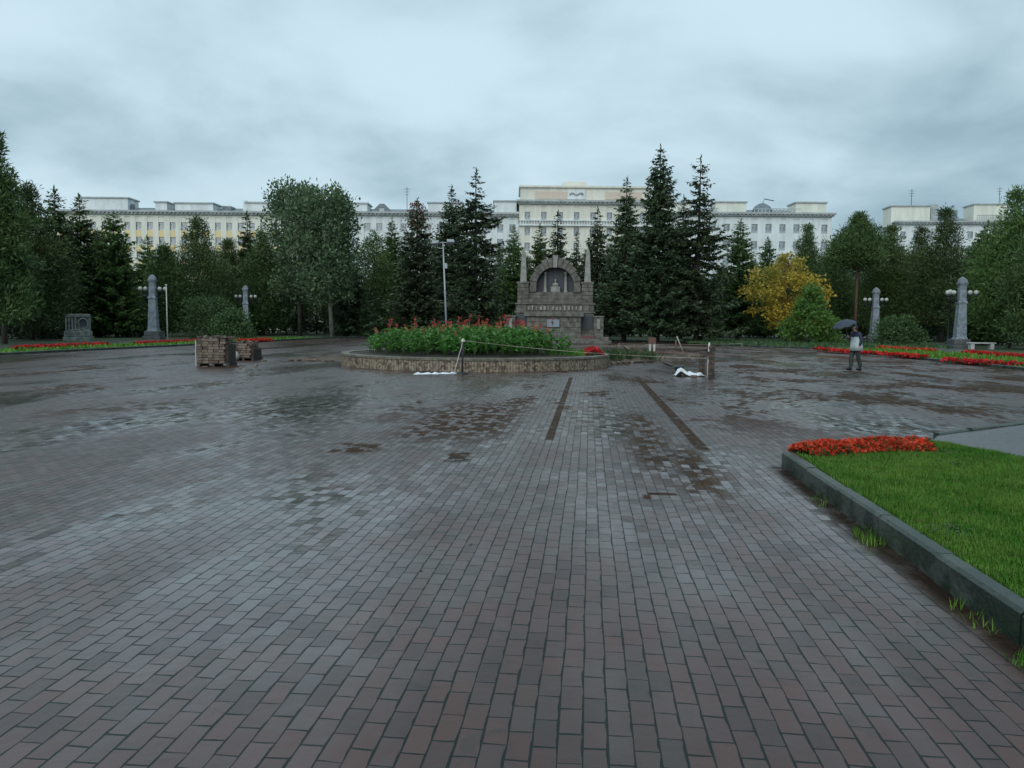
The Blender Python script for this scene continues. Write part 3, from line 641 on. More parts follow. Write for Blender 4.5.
def facade(name, label, x0, x1, Y, zc, pitch, ww, wh, wallm, sp_m=None, storeys=8, sh=3.2, depth=14, rot=0.0, skip=(), pier=.35, z1=2.2, side=False):
    """apartment block: wall slab, piers, spandrels, cornice and window rows; front on the local -y side"""
    cx = (x0+x1)/2; w = x1-x0
    e = empty(name, (cx, Y, -.1), rot); tag(e, label, 'building')
    n = max(1, int(w/pitch)); mb = MB(); mb.box(-w/2, w/2, .35, depth, 0, zc)
    tops = [zc-2.05-i*sh for i in range(storeys) if zc-2.05-i*sh-wh > .8]    # window heads
    xs = [-w/2+w*(k+.5)/n for k in range(n)]
    pw = w/n-ww
    for k in range(n+1):
        xx = -w/2+w*k/n; a = max(-w/2, xx-pw/2); b = min(w/2, xx+pw/2); mb.box(a, b, 0, .36, 0, zc-.9)
    hb = zc-.95
    if sp_m is None:
        for k in range(n):
            a = xs[k]-ww/2; prev = hb
            for tp in tops: mb.box(a+.002, a+ww-.002, .08, .352, tp, prev); prev = tp-wh
            mb.box(a+.002, a+ww-.002, .08, .352, .3, prev)
    mb.box(-w/2, w/2, .05, .355, zc-.9, zc-.002)
    mb.build('wall', wallm, e)
    if sp_m is not None:
        prev = hb
        for ti, tp in enumerate(tops):
            s = MB(); s.box(-w/2+.01, w/2-.01, .08, .352, tp, prev); prev = tp-wh; s.build('spandrel', sp_m if ti else wallm, e)
    c = MB(); c.box(-w/2-.7, w/2+.7, -.85, .3, zc+.02, zc+.42); c.box(-w/2-.35, w/2+.35, -.45, .3, zc-.42, zc+.016)
    for k in range(int(w/.9)): x = -w/2+.45+k*.9; c.box(x-.2, x+.2, -.72, -.452, zc-.25, zc+.015)
    c.build('cornice', M['cornice'], e)
    r = MB(); zr = zc+.42; r.box(-w/2-.6, w/2+.6, .305, depth+.6, zc+.02, zc+.30)
    r.add([(-w/2, 1.2, zc+.3), (w/2, 1.2, zc+.3), (w/2, depth-.5, zc+.3), (-w/2, depth-.5, zc+.3), (-w/2+3, depth/2, zc+2.0), (w/2-3, depth/2, zc+2.0)],
          [[0, 1, 5, 4], [2, 3, 4, 5], [1, 2, 5], [3, 0, 4]])
    r.build('roof', M['roof'], e)
    wm = window_mesh(ww, wh); cnt = 0; rest = MB()
    for ti, tp in enumerate(tops):
        for k in range(n):
            if (ti, k) in skip: continue
            if ti < 3 and cnt < 96: o = link('window', wm, e, (xs[k], .349, tp-wh)); cnt += 1
            else:
                x = xs[k]; rest.box(x-ww/2, x+ww/2, .30, .345, tp-wh, tp); rest.box(x-.04, x+.04, .26, .298, tp-wh, tp, 1)
    if rest.v: tag(rest.build('windows', [M['curtainsky'], M['wframe']], e), kind='stuff')
    return e, cx, w
def Xb(px, Y): return (px-512)*Y/F*1.0
def attic(e, cx, px0, px1, y0, y1, Y, m, d=5.0, dy=1.6, cap=True, name='roof_block'):
    """set-back roof room on the building, from picture height y0 (top) to y1"""
    a = A(px0, y0, Y+dy); b = A(px1, y1, Y+dy); mb = MB()
    x0, x1 = a[0]-cx, b[0]-cx; zt, zb = a[2]+.1, b[2]+.1-1.0
    mb.box(x0, x1, dy, dy+d, zb, zt)
    o = mb.build(name, m, e)
    if cap:
        c = MB(); c.box(x0-.25, x1+.25, dy-.25, dy+d+.25, zt+.003, zt+.28); c.build('roof_cap', M['cornice'], o)
    return o
Y0 = 170
e, cx, w = facade('apartment_building', 'long cream apartment house with yellow panels between its windows, behind the grove', Xb(58, Y0), Xb(349, Y0), Y0, 25.3, 2.42, 1.25, 1.75, M['cream'], M['yellow'])
for a in ((76, 128, 198, 212), (155, 167, 202.5, 212), (175, 213, 203.5, 212), (246, 279, 203, 212), (318, 348, 203, 212)): attic(e, cx, *a, Y0, M['white'])
attic(e, cx, 243, 246.5, 200.5, 212, Y0, M['white'], 2, 1.7, False, 'chimney')
attic(e, cx, 131, 133, 204, 212, Y0, M['roof'], 1, 2.5, False, 'chimney'); attic(e, cx, 222, 231, 206, 212, Y0, M['roof'], 3, 3.5, False, 'roof_hatch')
e, cx, w = facade('apartment_building', 'white apartment house with small gabled dormer, behind the spruces left of the monument', Xb(349.6, Y0), Xb(517, Y0), Y0+.3, 25.5, 2.6, 1.3, 1.8, M['white'])
for a in ((350, 367, 203.5, 213), (428, 462, 203, 213)): attic(e, cx, *a, Y0, M['white'])
attic(e, cx, 494, 516.5, 200.5, 214, Y0-1.2, M['white'], 8, .9, True)
g = MB(); p = A(382, 212, Y0+2); x = p[0]-cx; z = p[2]
g.prism([(x-2.0, z-.8), (x+2.0, z-.8), (x+2.0, z+.4), (x+.5, z+1.9), (x-.5, z+1.9), (x-2.0, z+.4)], 1.6, 5); o = g.build('dormer', M['roof'], e)
g = MB(); g.box(x-.55, x+.55, 1.55, 1.598, z-.5, z+.9); g.build('dormer_window', M['wframe'], o)
# central taller block
e, cx, w = facade('apartment_building', 'taller beige central block with relief emblem above the monument', Xb(517.6, Y0), Xb(646, Y0), Y0-1.5, 28.0, 3.35, 1.15, 1.75, M['peach'], None, 8, 3.3)
zc = 28.0
b = MB(); b.box(-w/2+.25, w/2-.25, .6, 13, zc+.45, zc+3.2); b.box(-w/2-.1, w/2+.1, .2, 13.4, zc+3.203, zc+3.6); at = b.build('attic', M['peach'], e)
M['warmpanel'] = mat('warm_panel', (.60, .51, .42), (.56, .48, .40), .85)
for xa, xb in ((-w/2+3.4, -2.6), (4.4, w/2-2)):
    b = MB(); b.box(xa, xb, .5, .598, zc+.8, zc+2.4); b.build('attic_panel', M['warmpanel'], at)
em = A(576, 195, Y0); ex = em[0]-cx
b = MB(); b.box(ex-1.9, ex+1.9, .45, .6, zc+.75, zc+2.75); pl = b.build('relief_panel', M['white'], at)
b = MB()
for s in (-1, 1):
    b.tube([(ex+s*.15, .4, zc+1.65), (ex+s*.6, .4, zc+2.0), (ex+s*1.1, .4, zc+2.1), (ex+s*1.45, .4, zc+1.8), (ex+s*1.15, .4, zc+1.6)], [.10, .22, .24, .15, .07], 8)
b.lathe([(.02, -.3), (.32, -.12), (.32, .12), (.02, .3)], 12); 
for i in range(len(b.v)-48, len(b.v)): q = b.v[i]; b.v[i] = (q[0]+ex, q[1]*.4+.42, q[2]+zc+1.75)
b.build('relief_emblem', M['cornice'], pl)
b = MB(); q = A(563, 183, Y0+4); q2 = A(587, 187, Y0+4); b.box(q[0]-cx, q2[0]-cx, 4, 9, zc+3.4, q[2]+.1); b.build('roof_block', M['peach'], e)
b = MB(); b.box(-w/2-.02, w/2+.02, -.5, .2, 22.95, 23.25); b.box(-w/2-.02, w/2+.02, -.5, .2, 24.0, 24.2)
for k in range(int(w/.6)): b.box(-w/2+.3+k*.6-.12, -w/2+.3+k*.6+.12, -.4, -.15, 23.253, 23.997)
b.build('balustrade', M['white'], e)
# right wing
e, cx, w = facade('apartment_building', 'pale grey apartment house right of the spruces with two roof rooms and balustrade', Xb(646.6, Y0), Xb(826, Y0), Y0, 26.0, 2.85, 1.35, 1.95, M['white'], None, 8, 3.7)
for a in ((716, 746, 202.5, 214), (796, 826, 203, 214), (660, 690, 203, 214)): attic(e, cx, *a, Y0, M['cream'])
b = MB(); zc = 26.0
for p0, p1 in ((747.5, 794.5), (692, 714)):
    xa, xb = Xb(p0, Y0)-cx, Xb(p1, Y0)-cx
    b.box(xa, xb, -.3, -.1, zc+1.15, zc+1.3)
    for k in range(int((xb-xa)/.8)): b.box(xa+.4+k*.8-.1, xa+.4+k*.8+.1, -.28, -.12, zc+.43, zc+1.148)
b.build('balustrade', M['cornice'], e)
b = MB(); q = A(762, 210, Y0+4); b.lathe([(2.2, zc+.3), (2.2, zc+1.4), (1.7, zc+2.3), (.8, zc+2.9), (.01, zc+3.1)], 14, (q[0]-cx, 4)); b.tube([(q[0]-cx, 4, zc+2.8), (q[0]-cx+.5, 4, zc+4.0), (q[0]-cx+2.6, 4, zc+3.6)], .12, 6); b.build('roof_dome', M['roof'], e)
q = Xb(721, Y0)-cx
b = MB(); b.box(q-4, q+3.6, -.9, -.75, 21.0, 22.2); b.box(q-4, q+3.6, -.9, .3, 20.8, 20.998)
for k in range(4): b.box(q-4+k*2.45, q-4+k*2.45+.25, -.88, -.7, 22.203, 24.3)
b.build('balcony', M['white'], e)
# far right building
Y1 = 188
e, cx, w = facade('apartment_building', 'separate grey apartment house at far right, its end wall turned to the square', Xb(892, Y1), Xb(1008, Y1), Y1, 27.0, 2.9, 1.3, 1.9, M['white'], None, 8, 3.4, 15, R(-4))
for a in ((893, 930, 206, 221), (973, 1006, 205, 221)): attic(e, cx, *a, Y1, M['cream'])
attic(e, cx, 943, 956, 210, 221, Y1, M['roof'], 3, 3, False, 'roof_hatch'); attic(e, cx, 931, 937, 204, 221, Y1, M['cornice'], 2, 3, False, 'chimney')
b = MB()
for k in range(16): b.box(4.5+k*.42-.06, 4.5+k*.42+.06, -.3, -.2, 27.43, 28.7)
b.box(4.3, 11.2, -.32, -.18, 28.7, 28.85); b.build('balustrade', M['cornice'], e)
for px, ty, Yb, by, lab in ((407, 187, 172, 207, 'thin antenna on the white house roof, left of the monument spruces'), (912, 189, 191, 206, 'thin antenna on the separate house at far right, on its first roof room'), (1000, 187, 191, 206, 'antenna mast on the second roof room of the far right house')):
    t0 = A(px, ty, Yb); b0 = A(px, by, Yb); mb = MB(); z0 = b0[2]-t0[2]
    mb.tube([(0, 0, z0-1.2), (0, 0, 0)], .06, 6)
    for k in range(3): mb.box(-.8+k*.2, .8-k*.2, -.03, .03, -.5-k*.6, -.44-k*.6)
    tag(mb.build('roof_antenna', M['iron'], None, t0), lab, 'antenna', 'roof antennas')

# ------------------------------------------------------------------ monument (arched stone memorial), turned along the square's axis
M['stone'] = mat('rough_memorial_stone', (.150, .144, .124), (.075, .073, .062), .75, 2.2, .03, 9)
M['stonelight'] = mat('pale_memorial_stone', (.27, .27, .25), (.18, .18, .165), .7, 3, .01, 16)
M['stonedark'] = mat('recess_shade_stone', (.045, .055, .070), (.03, .036, .045), .5, 3)  # dark tone puts the shade of recesses into the stone colour
M['plaque'] = mat('blue_grey_plaque', (.20, .24, .28), (.16, .19, .22), .35, 5)
M['redgranite'] = mat('dark_red_granite', (.13, .045, .04), (.09, .035, .03), .4, 7)
def courses(mb, x0, x1, y0, y1, z0, z1, ch, seed, mi=0, lw=.9):
    """stone courses of roughly squared blocks in the front and side faces of a solid core"""
    rr = random.Random(seed); mb.box(x0+.03, x1-.03, y0+.03, y1-.03, z0, z1-.002, mi)
    n = max(1, round((z1-z0)/ch)); hh = (z1-z0)/n
    for i in range(n):
        za, zb = z0+i*hh+.012, z0+(i+1)*hh-.012
        x = x0
        while x < x1-.05:
            l = min(rr.uniform(.6, 1.3)*lw, x1-x)
            if x1-x-l < .25: l = x1-x
            mb.box(x+.01, x+l-.01, y0-rr.uniform(0, .05), y0+.2, za, zb, mi, .02); x += l
        y = y0+.21
        while y < y1-.05:
            l = min(rr.uniform(.6, 1.3)*lw, y1-y)
            if y1-y-l < .25: l = y1-y
            o = rr.uniform(0, .05); mb.box(x1-.2, x1+o, y+.01, y+l-.01, za, zb, mi, .02); mb.box(x0-o, x0+.2, y+.01, y+l-.01, za, zb, mi, .02); y += l
mo = A(554.5, 342, 72.0)
mon = empty('monument', (mo[0], 72.0, .05), -AX)
tag(mon, 'grey stone memorial with arched niche, bust and two obelisks among the spruces', 'monument')
mb = MB(); mb.box(-5.2, 5.2, -3.4, 4.2, -.2, .15); mb.box(-4.7, 4.7, -2.6, 3.8, .153, .35); mb.build('plinth', M['stone'], mon)
mb = MB(); courses(mb, -3.6, 3.6, -.4, 3.2, .352, 2.64, .46, 1); mb.build('base_block', M['stone'], mon)
mb = MB(); courses(mb, -2.45, 2.45, -1.7, -.46, .352, 2.30, .48, 2); mb.box(-2.7, 2.7, -1.95, -.46, 2.31, 2.64, 0, .03)
tr = mb.build('tribune', M['stone'], mon)
mb = MB(); mb.box(-.62, .52, -1.86, -1.76, 1.35, 2.05, 0, .02); mb.build('plaque', M['plaque'], tr)
for s in (-1, 1):
    mb = MB(); courses(mb, s*4.05-.45, s*4.05+.45, -.9, 1.2, .352, 2.25, .5, 4+s); mb.box(s*4.05-.52, s*4.05+.52, -.97, 1.27, 2.252, 2.4, 0, .02); mb.build('side_pier', M['stone'], mon)
    mb = MB(); mb.box(s*4.05-.16, s*4.05+.16, -1.06, -.955, 1.2, 2.1, 0, .02); mb.build('pier_lamp_panel', M['stonelight'], mon)
    mb = MB(); mb.box(s*3.02-.50, s*3.02+.50, -.50, -.452, 1.15, 2.5); d_ = mb.build('niche_shade_panel', M['stonedark'], mon)  # flat dark panel on the wall face, painted as a shaded opening
    for k in range(4):
        mb = MB(); mb.box(s*3.02-.62, s*3.02+.62, -2.1+k*.34, -.5, .351+k*.12, .353+(k+1)*.12-.004); mb.build('step', M['redgranite'] if k < 2 else M['stone'], mon)
mb = MB(); mb.box(-3.75, 3.75, -.55, 3.3, 2.645, 2.80, 0, .02); courses(mb, -3.6, 3.6, -.4, 3.2, 2.802, 3.42, .62, 7, 0, 1.2); mb.box(-3.72, 3.72, -.52, 3.25, 3.425, 3.56, 0, .02)
fr = mb.build('frieze', M['stone'], mon)
mb = MB(); rr = random.Random(9)
for k in range(14):
    x = -2.5+k*.37; w_ = rr.uniform(.10, .26); h_ = rr.uniform(.28, .46)
    mb.box(x, x+w_, -.53, -.462, 2.9, 2.9+h_, 0, .02)
mb.build('carved_figures', M['stonelight'], fr)
mb = MB(); courses(mb, -3.45, 3.45, -.1, 3.0, 3.562, 3.95, .4, 11); courses(mb, -3.1, 3.1, .05, 2.9, 3.952, 4.3, .4, 12); courses(mb, -2.7, 2.7, .2, 2.8, 4.302, 4.6, .3, 13); mb.build('stepped_courses', M['stone'], mon)
for s in (-1, 1):
    mb = MB(); courses(mb, s*2.98-.52, s*2.98+.52, -.25, .8, 3.563, 5.35, .36, 15+s, 0, .6); mb.box(s*2.98-.6, s*2.98+.6, -.33, .88, 5.353, 5.53, 0, .02); mb.build('obelisk_base', M['stone'], mon)
    mb = MB(); mb.frustum(s*2.98, .28, 5.533, 8.25, .60, .34); mb.frustum(s*2.98, .28, 8.251, 8.75, .33, .04); mb.build('obelisk', M['stonelight'], mon)
# arch: voussoirs round the niche
ring = MB(); CXA = -.02; zs = 5.15; nv = 15; ys, ye = .0, 1.3
for i in range(nv):
    a0 = PI*i/nv+.008; a1 = PI*(i+1)/nv-.008; am = (a0+a1)/2; ro = 2.38+.32*max(0, math.sin(am))**4; ro += (.05 if i % 2 else -.04)
    ri = 1.76; zq = 1.0
    def pt(r, a): return (CXA+r*math.cos(a), zs+r*math.sin(a)*zq)
    ring.prism([pt(ri, a0), pt(ro, a0), pt(ro, a1), pt(ri, a1)], ys-(.06 if i % 2 else 0), ye)
for s in (-1, 1): ring.box(CXA+s*2.07-.31, CXA+s*2.07+.31, ys, ye, 4.603, zs-.004)
ar = ring.build('arch_ring', M['stone'], mon)
mb = MB(); mb.prism([(CXA-.17, 6.86), (CXA+.17, 6.86), (CXA+.24, 7.98), (CXA-.24, 7.98)], -.16, 1.2); mb.build('keystone', M['stonelight'], ar)
mb = MB(); pts = [(CXA+1.8*math.cos(PI*i/20), zs+1.8*math.sin(PI*i/20)) for i in range(21)]+[(CXA-1.8, 4.602), (CXA+1.8, 4.602)]; mb.prism(pts, 1.0, 1.28); mb.build('niche_wall', M['stonedark'], mon)
for x, zt in ((-.97, 6.5), (.95, 6.5)):
    mb = MB(); mb.lathe([(.2, 4.603), (.2, 4.75), (.145, 4.8), (.125, zt-.25), (.15, zt-.2), (.2, zt-.12), (.2, zt)], 14, (x, .75)); mb.build('column', M['stonelight'], mon)
mb = MB(); mb.box(-.44, .44, .25, .95, 4.602, 5.12, 0, .03); bp = mb.build('bust_pedestal', M['stonelight'], mon)
mb = MB(); n = 14
prof = [(.02, 5.123), (.26, 5.124), (.30, 5.22), (.34, 5.38), (.27, 5.5), (.12, 5.55), (.095, 5.62), (.13, 5.68), (.155, 5.80), (.15, 5.90), (.11, 5.98), (.02, 6.01)]
vs = []
for r_, z_ in prof:
    for k in range(n):
        t = 2*PI*k/n; sx = 1.15 if z_ < 5.52 else .88; sy = .62 if z_ < 5.52 else 1.08
        yy = r_*math.sin(t)*sy
        if 5.66 < z_ < 5.86 and k in (10, 11): yy -= .04 if z_ < 5.82 else .01   # nose and chin, front is -y
        vs.append((r_*math.cos(t)*sx, .58+yy, z_))
mb.add(vs, [[i*n+k, i*n+(k+1) % n, (i+1)*n+(k+1) % n, (i+1)*n+k] for i in range(len(prof)-1) for k in range(n)], 0, True); bo = mb.build('stone_bust', M['stonelight'], mon); bo.scale = (.82, .82, .82); bo.location = (0, .1, 5.12*.18)
for s in (-1, 1):
    mb = MB(); mb.box(s*4.6-.35, s*4.6+.35, -3.1, -2.4, .151, .52, 0, .03); mb.build('corner_block', M['stone'], mon)

# ------------------------------------------------------------------ round flower bed with cannas
bc = (-1.50, 31.75); RB = 5.42; HB = .47
M['bedbrick'] = mat('pale_bed_brick', (.25, .215, .155), (.085, .055, .04), .6, 9, .006, 30, lo=.42, hi=.56)
M['bedbrick2'] = mat('mossy_bed_brick', (.10, .085, .06), (.25, .21, .15), .6, 7, .006, 30)
M['coping'] = mat('mossy_coping', (.17, .16, .125), (.085, .08, .06), .55, 5, .006, 30)
M['mortar'] = mat('bed_mortar', (.17, .12, .09), (.11, .075, .055), .8, 5)
bed = empty('flower_bed', (bc[0], bc[1], 0)); tag(bed, 'round raised flower bed with low brick wall in the middle of the square', 'flower bed')
mb = MB(); mb.lathe([(RB-.03, -.05), (RB-.03, HB-.09), (RB-.30, HB-.09), (RB-.30, .1)], 96, mi=2); rr = random.Random(4); nb = 330
for i in range(nb):
    a = 2*PI*i/nb; w = 2*PI*RB/nb*.5-.006; o = rr.uniform(-.008, .012); z1 = HB-.10+rr.uniform(-.012, .004)
    ca, sa = math.cos(a), math.sin(a)
    def q(r_, t_, z_): return (r_*ca-t_*sa, r_*sa+t_*ca, z_)
    r0, r1 = RB-.10, RB+o
    mb.add([q(r0, -w, 0), q(r1, -w, 0), q(r1, w, 0), q(r0, w, 0), q(r0, -w, z1), q(r1, -w, z1), q(r1, w, z1), q(r0, w, z1)],
           [[0, 3, 2, 1], [4, 5, 6, 7], [0, 1, 5, 4], [1, 2, 6, 5], [2, 3, 7, 6], [3, 0, 4, 7]], 0 if rr.random() < .55 else 1)
mb.build('brick_wall', [M['bedbrick'], M['bedbrick2'], M['mortar']], bed)
mb = MB(); mb.lathe([(RB-.30, HB-.088), (RB+.03, HB-.088), (RB+.035, HB-.01), (RB+.02, HB), (RB-.29, HB), (RB-.30, HB-.01), (RB-.30, HB-.088)], 96, smooth=False); mb.build('coping', M['coping'], bed)
mb = MB(); rr = random.Random(2); mb.lathe([(.01, HB+.12), (2, HB+.10), (4, HB+.03), (RB-.305, HB-.04)], 64); mb.build('soil', M['soil'], bed)
# brown trodden edge round the wall, with rust coloured paving dust
def mound(name, poly_c, rx, ry, h, rot, m, label, seed, n=26, z=0.0):
    rg = np.random.default_rng(seed); vs = []; fs = []; rings = 9
    for i in range(rings+1):
        t = i/rings
        for k in range(n):
            a = 2*PI*k/n; w = 1+.16*math.sin(a*3+seed)+.10*math.sin(a*7+seed*2)
            x = rx*t*w*math.cos(a); y = ry*t*w*math.sin(a)
            zz = h*(1-t**1.6)*(1+.5*rg.normal()*(1-t*.6)) if i < rings else -.02
            vs.append((x, y, max(zz, .004) if i < rings else -.02))
    for i in range(rings):
        for k in range(n): fs.append([i*n+k, i*n+(k+1) % n, (i+1)*n+(k+1) % n, (i+1)*n+k])
    me = bpy.data.meshes.new(name); me.from_pydata(vs, [], fs); me.materials.append(m)
    o = link(name, me, None, (poly_c[0], poly_c[1], z), rot); return tag(o, label, 'soil', kind='stuff')
def canna(seed, flower):
    rg = np.random.default_rng(seed); L = []
    stems = rg.integers(2, 4); mb = MB(); tops = []
    for s in range(stems):
        ph = rg.uniform(0, 2*PI); lean = rg.uniform(.02, .18); h = rg.uniform(.75, 1.02); b = np.array([rg.normal()*.06, rg.normal()*.06, 0]); tip = b+np.array([math.cos(ph)*lean, math.sin(ph)*lean, h])
        hs = h*(1.2 if (flower and s == 0) else .95); tipf = b+np.array([math.cos(ph)*lean*1.2, math.sin(ph)*lean*1.2, hs]); mb.tube([b, (b+tip)/2, tipf], [.016, .013, .007], 5); tops.append(tipf)
        for k in range(6):
            t = .12+.8*k/6; p = b+(tip-b)*t; a = ph+k*2.4+rg.normal()*.3; le = rg.uniform(.38, .58)*(1.05-.35*t); wi = le*rg.uniform(.30, .40)
            out = np.array([math.cos(a), math.sin(a), 0]); sd = np.array([-out[1], out[0], 0]); el = rg.uniform(.75, 1.15); rows = []
            for j in range(6):
                q = j/5; r_ = le*(q*math.cos(el)+.42*q*q); z_ = le*(q*math.sin(el)-.55*q**2.4); wj = wi*.5*math.sin(min(1, q*.95+.06)*PI)**.8
                c = p+out*r_+np.array([0, 0, z_]); rows.append((c-sd*wj+np.array([0, 0, wj*.5]), c, c+sd*wj+np.array([0, 0, wj*.5])))
            for j in range(5):
                for s_ in (0, 1): L.append([rows[j][s_], rows[j][s_+1], rows[j+1][s_+1], rows[j+1][s_]])
    me = nmesh('canna_plant', np.array(L).reshape(-1, 3), 4, M['canna']); sm = mb.mesh('stem', M['cannastem'])
    fm = None
    if flower:
        t = tops[0]; n = 20; q = rg.random(n); c = t+np.stack([rg.normal(size=n)*.022, rg.normal(size=n)*.022, -.16+q*.26], 1); d = rg.normal(size=(n, 3)); d[:, 2] = rg.uniform(.1, 1.3, n)
        fm = nmesh('flower_spike', dia(c, d, rg.normal(size=(n, 3)), .075, .05), 4, M['orangepetal'])
    return me, sm, fm
CV = [canna(700+i, i % 2 == 0 and i != 4) for i in range(8)]
rr = random.Random(12); spots = []
tries = 0
while len(spots) < 190 and tries < 20000:
    tries += 1
    x = rr.uniform(-4.35, 4.6); y = rr.uniform(-4.3, 3.6)
    if math.hypot(x, y) > 4.25 or (x > 2.7+.25*math.sin(y*3) and y > -1.6): continue
    if all((x-a)**2+(y-b)**2 > .36**2 for a, b in spots): spots.append((x, y))
for i, (x, y) in enumerate(spots):
    inner = math.hypot(x, y) < 3.6
    me, sm, fm = CV[i % 8] if inner else CV[(i % 4)*2+1]
    if not inner and rr.random() < .10: me, sm, fm = CV[(0, 2, 6)[i % 3]]
    o = link('canna_plant', me, None, (bc[0]+x, bc[1]+y, HB+.12-.09*(math.hypot(x, y)/4.4)**2-.02), rr.uniform(0, 6.28)); s = rr.uniform(.85, 1.15)*(1 if inner else .86); o.scale = (s, s, s)
    tag(o, 'canna with red flower spike and broad green leaves in the round bed' if fm else 'canna with broad green leaves and no flower in the round bed', 'plant', 'cannas in the round flower bed with red spikes' if fm else 'cannas in the round flower bed without flowers')
    link('stem', sm, o)
    if fm: link('flower_spike', fm, o)
gp = [(2.75, -2.9), (4.2, -2.4), (4.9, -.3), (4.3, 2.2), (2.9, 3.2)]
pol = [UV((bc[0]+x, bc[1]+y)) for x, y in gp]
grass_patch('grass', pol, 300, .14, HB-.02, 'grass in the flower bed between cannas and red flowers', 21, .012)
bedding('red_flowers', [UV((bc[0]+4.7, bc[1]-1.9)), UV((bc[0]+4.85, bc[1]+.8))], .75, .30, HB-.06, 900, 'red bedding flowers at the right edge of the round bed', 71, .09, .7)

# ------------------------------------------------------------------ digging works: soil, loose pavers, planks
mound('soil', A(322, 358, 34.6)[:2], 1.75, .55, .10, 0, M['dirt'], 'low brown soil strip left of the round flower bed', 1)
mound('soil', A(632, 356, 36.0)[:2], 1.6, 2.2, .34, .3, M['weed'] if False else M['dirt'], 'soil heap with weeds right of the round bed', 2)
mound('soil', A(668, 352, 43)[:2], 3.4, 1.5, .14, -.1, M['dirt'], 'wide flat strip of dug brown soil behind the heap', 3)
mound('soil', A(640, 345, 58)[:2], 7.0, 2.6, .12, -.1, M['dirt'], 'far brown dug ground before the spruces', 4)
c0 = A(631, 356, 35.5)
grass_patch('grass', [UV((c0[0]-1.3, 34.2)), UV((c0[0]+1.1, 34.4)), UV((c0[0]+1.0, 37.6)), UV((c0[0]-1.2, 37.8))], 130, .34, .10, 'weeds growing over the soil heap right of the round bed', 22, .03, 'weed')
M['paver'] = mat('loose_paver', (.11, .072, .055), (.06, .042, .035), .55, 4, .004, 30)
M['paver2'] = mat('sandy_paver', (.19, .15, .11), (.12, .09, .07), .6, 4, .004, 30)
M['wood'] = mat('wet_plank_wood', (.22, .17, .11), (.13, .10, .07), .6, 3, .006, 20, stretch=(.3, 3, 3))
M['darkwood'] = mat('dark_wet_wood', (.06, .042, .032), (.035, .026, .02), .6, 3, .006, 20)
M['redboard'] = mat('faded_red_board', (.15, .075, .058), (.10, .052, .042), .6, 4)
M['rope'] = mat('grey_rope', (.30, .28, .23), (.22, .20, .17), .7, 6)
M['tape'] = mat('white_tape', (.42, .40, .35), (.33, .31, .27), .5, 6)
M['cloth'] = mat('white_sheet', (.72, .76, .80), (.62, .66, .71), .5, 3, .01, 8)
M['whitepaint'] = mat('pale_paint', (.55, .54, .50), (.42, .41, .38), .5, 5)
pm = MB(); pm.box(-.1, .1, -.05, .05, 0, .07, 0, .006); pm1 = pm.mesh('loose_paver', M['paver']); pm2 = pm.mesh('loose_paver', M['paver2'])
rr = random.Random(31)
for px, py, n in ((648, 358, 7), (668, 359, 6), (690, 357, 6), (618, 364, 6), (632, 363.5, 5), (302, 361, 5), (325, 361.5, 5), (700, 376, 4), (228, 368, 3), (262, 361, 2)):
    g = G(px, py)
    for k in range(n):
        o = link('loose_paver', rr.choice((pm1, pm2)), None, (g[0]+rr.gauss(0, .45), g[1]+rr.gauss(0, .35), rr.choice((0, 0, .03))), rr.uniform(0, 3.1)); o.rotation_euler.x = rr.uniform(0, .15)
        tag(o, {648: 'loose paving block beside the long plank behind the weedy heap', 668: 'loose paving block on the dug soil left of the brick stack', 690: 'loose paving block right behind the white sheet', 618: 'loose paving block at the right foot of the round bed', 632: 'loose paving block at the foot of the weedy heap',
                302: 'loose paving block at the left end of the brown soil strip', 325: 'loose paving block beside the left end of the flower bed', 700: 'loose paving block lying by the stack with white sheet', 228: 'loose paving block lying by the larger pallet', 262: 'loose paving block lying by the smaller pallet'}[px], 'paving block', 'loose pavers round spot %d' % px if False else {648: 'loose pavers by the long plank', 668: 'loose pavers on the dug soil', 690: 'loose pavers behind the sheet', 618: 'loose pavers at the bed foot', 632: 'loose pavers at the heap foot', 302: 'loose pavers at the soil strip', 325: 'loose pavers by the bed end', 700: 'loose pavers by the brick stack', 228: 'loose pavers by the larger pallet', 262: 'loose pavers by the smaller pallet'}[px])
def bar(name, p0, p1, w, h, m, label, cat='plank'):
    p0 = Vector(p0); p1 = Vector(p1); L = (p1-p0).length; mb = MB(); mb.box(0, L, -w/2, w/2, 0, h, 0, .006); o = mb.build(name, m, None, p0)
    o.rotation_euler = (p1-p0).to_track_quat('X', 'Z').to_euler(); return tag(o, label, cat)
def g3(px, py, z=0): q = G(px, py, z); return (q[0], q[1], z)
bar('plank', g3(612, 363.5, .02), g3(660, 361.5, .02), .16, .05, M['darkwood'], 'dark wet plank lying along the foot of the weedy heap')
bar('plank', g3(624, 346, .08), g3(640, 357, .12), .14, .05, M['wood'], 'pale plank lying down the weedy heap, pointing at the camera')
bar('plank', g3(664, 363, .02), g3(672, 366, .02), .12, .05, M['darkwood'], 'short dark plank piece left of the white sheet')
bar('plank', g3(648, 352.5, .14), g3(688, 353.5, .14), .2, .06, M['redboard'], 'reddish board lying on the dug brown soil')
M['darkpaver'] = mat('dark_paver', (.06, .048, .04), (.04, .034, .03), .5, 4)
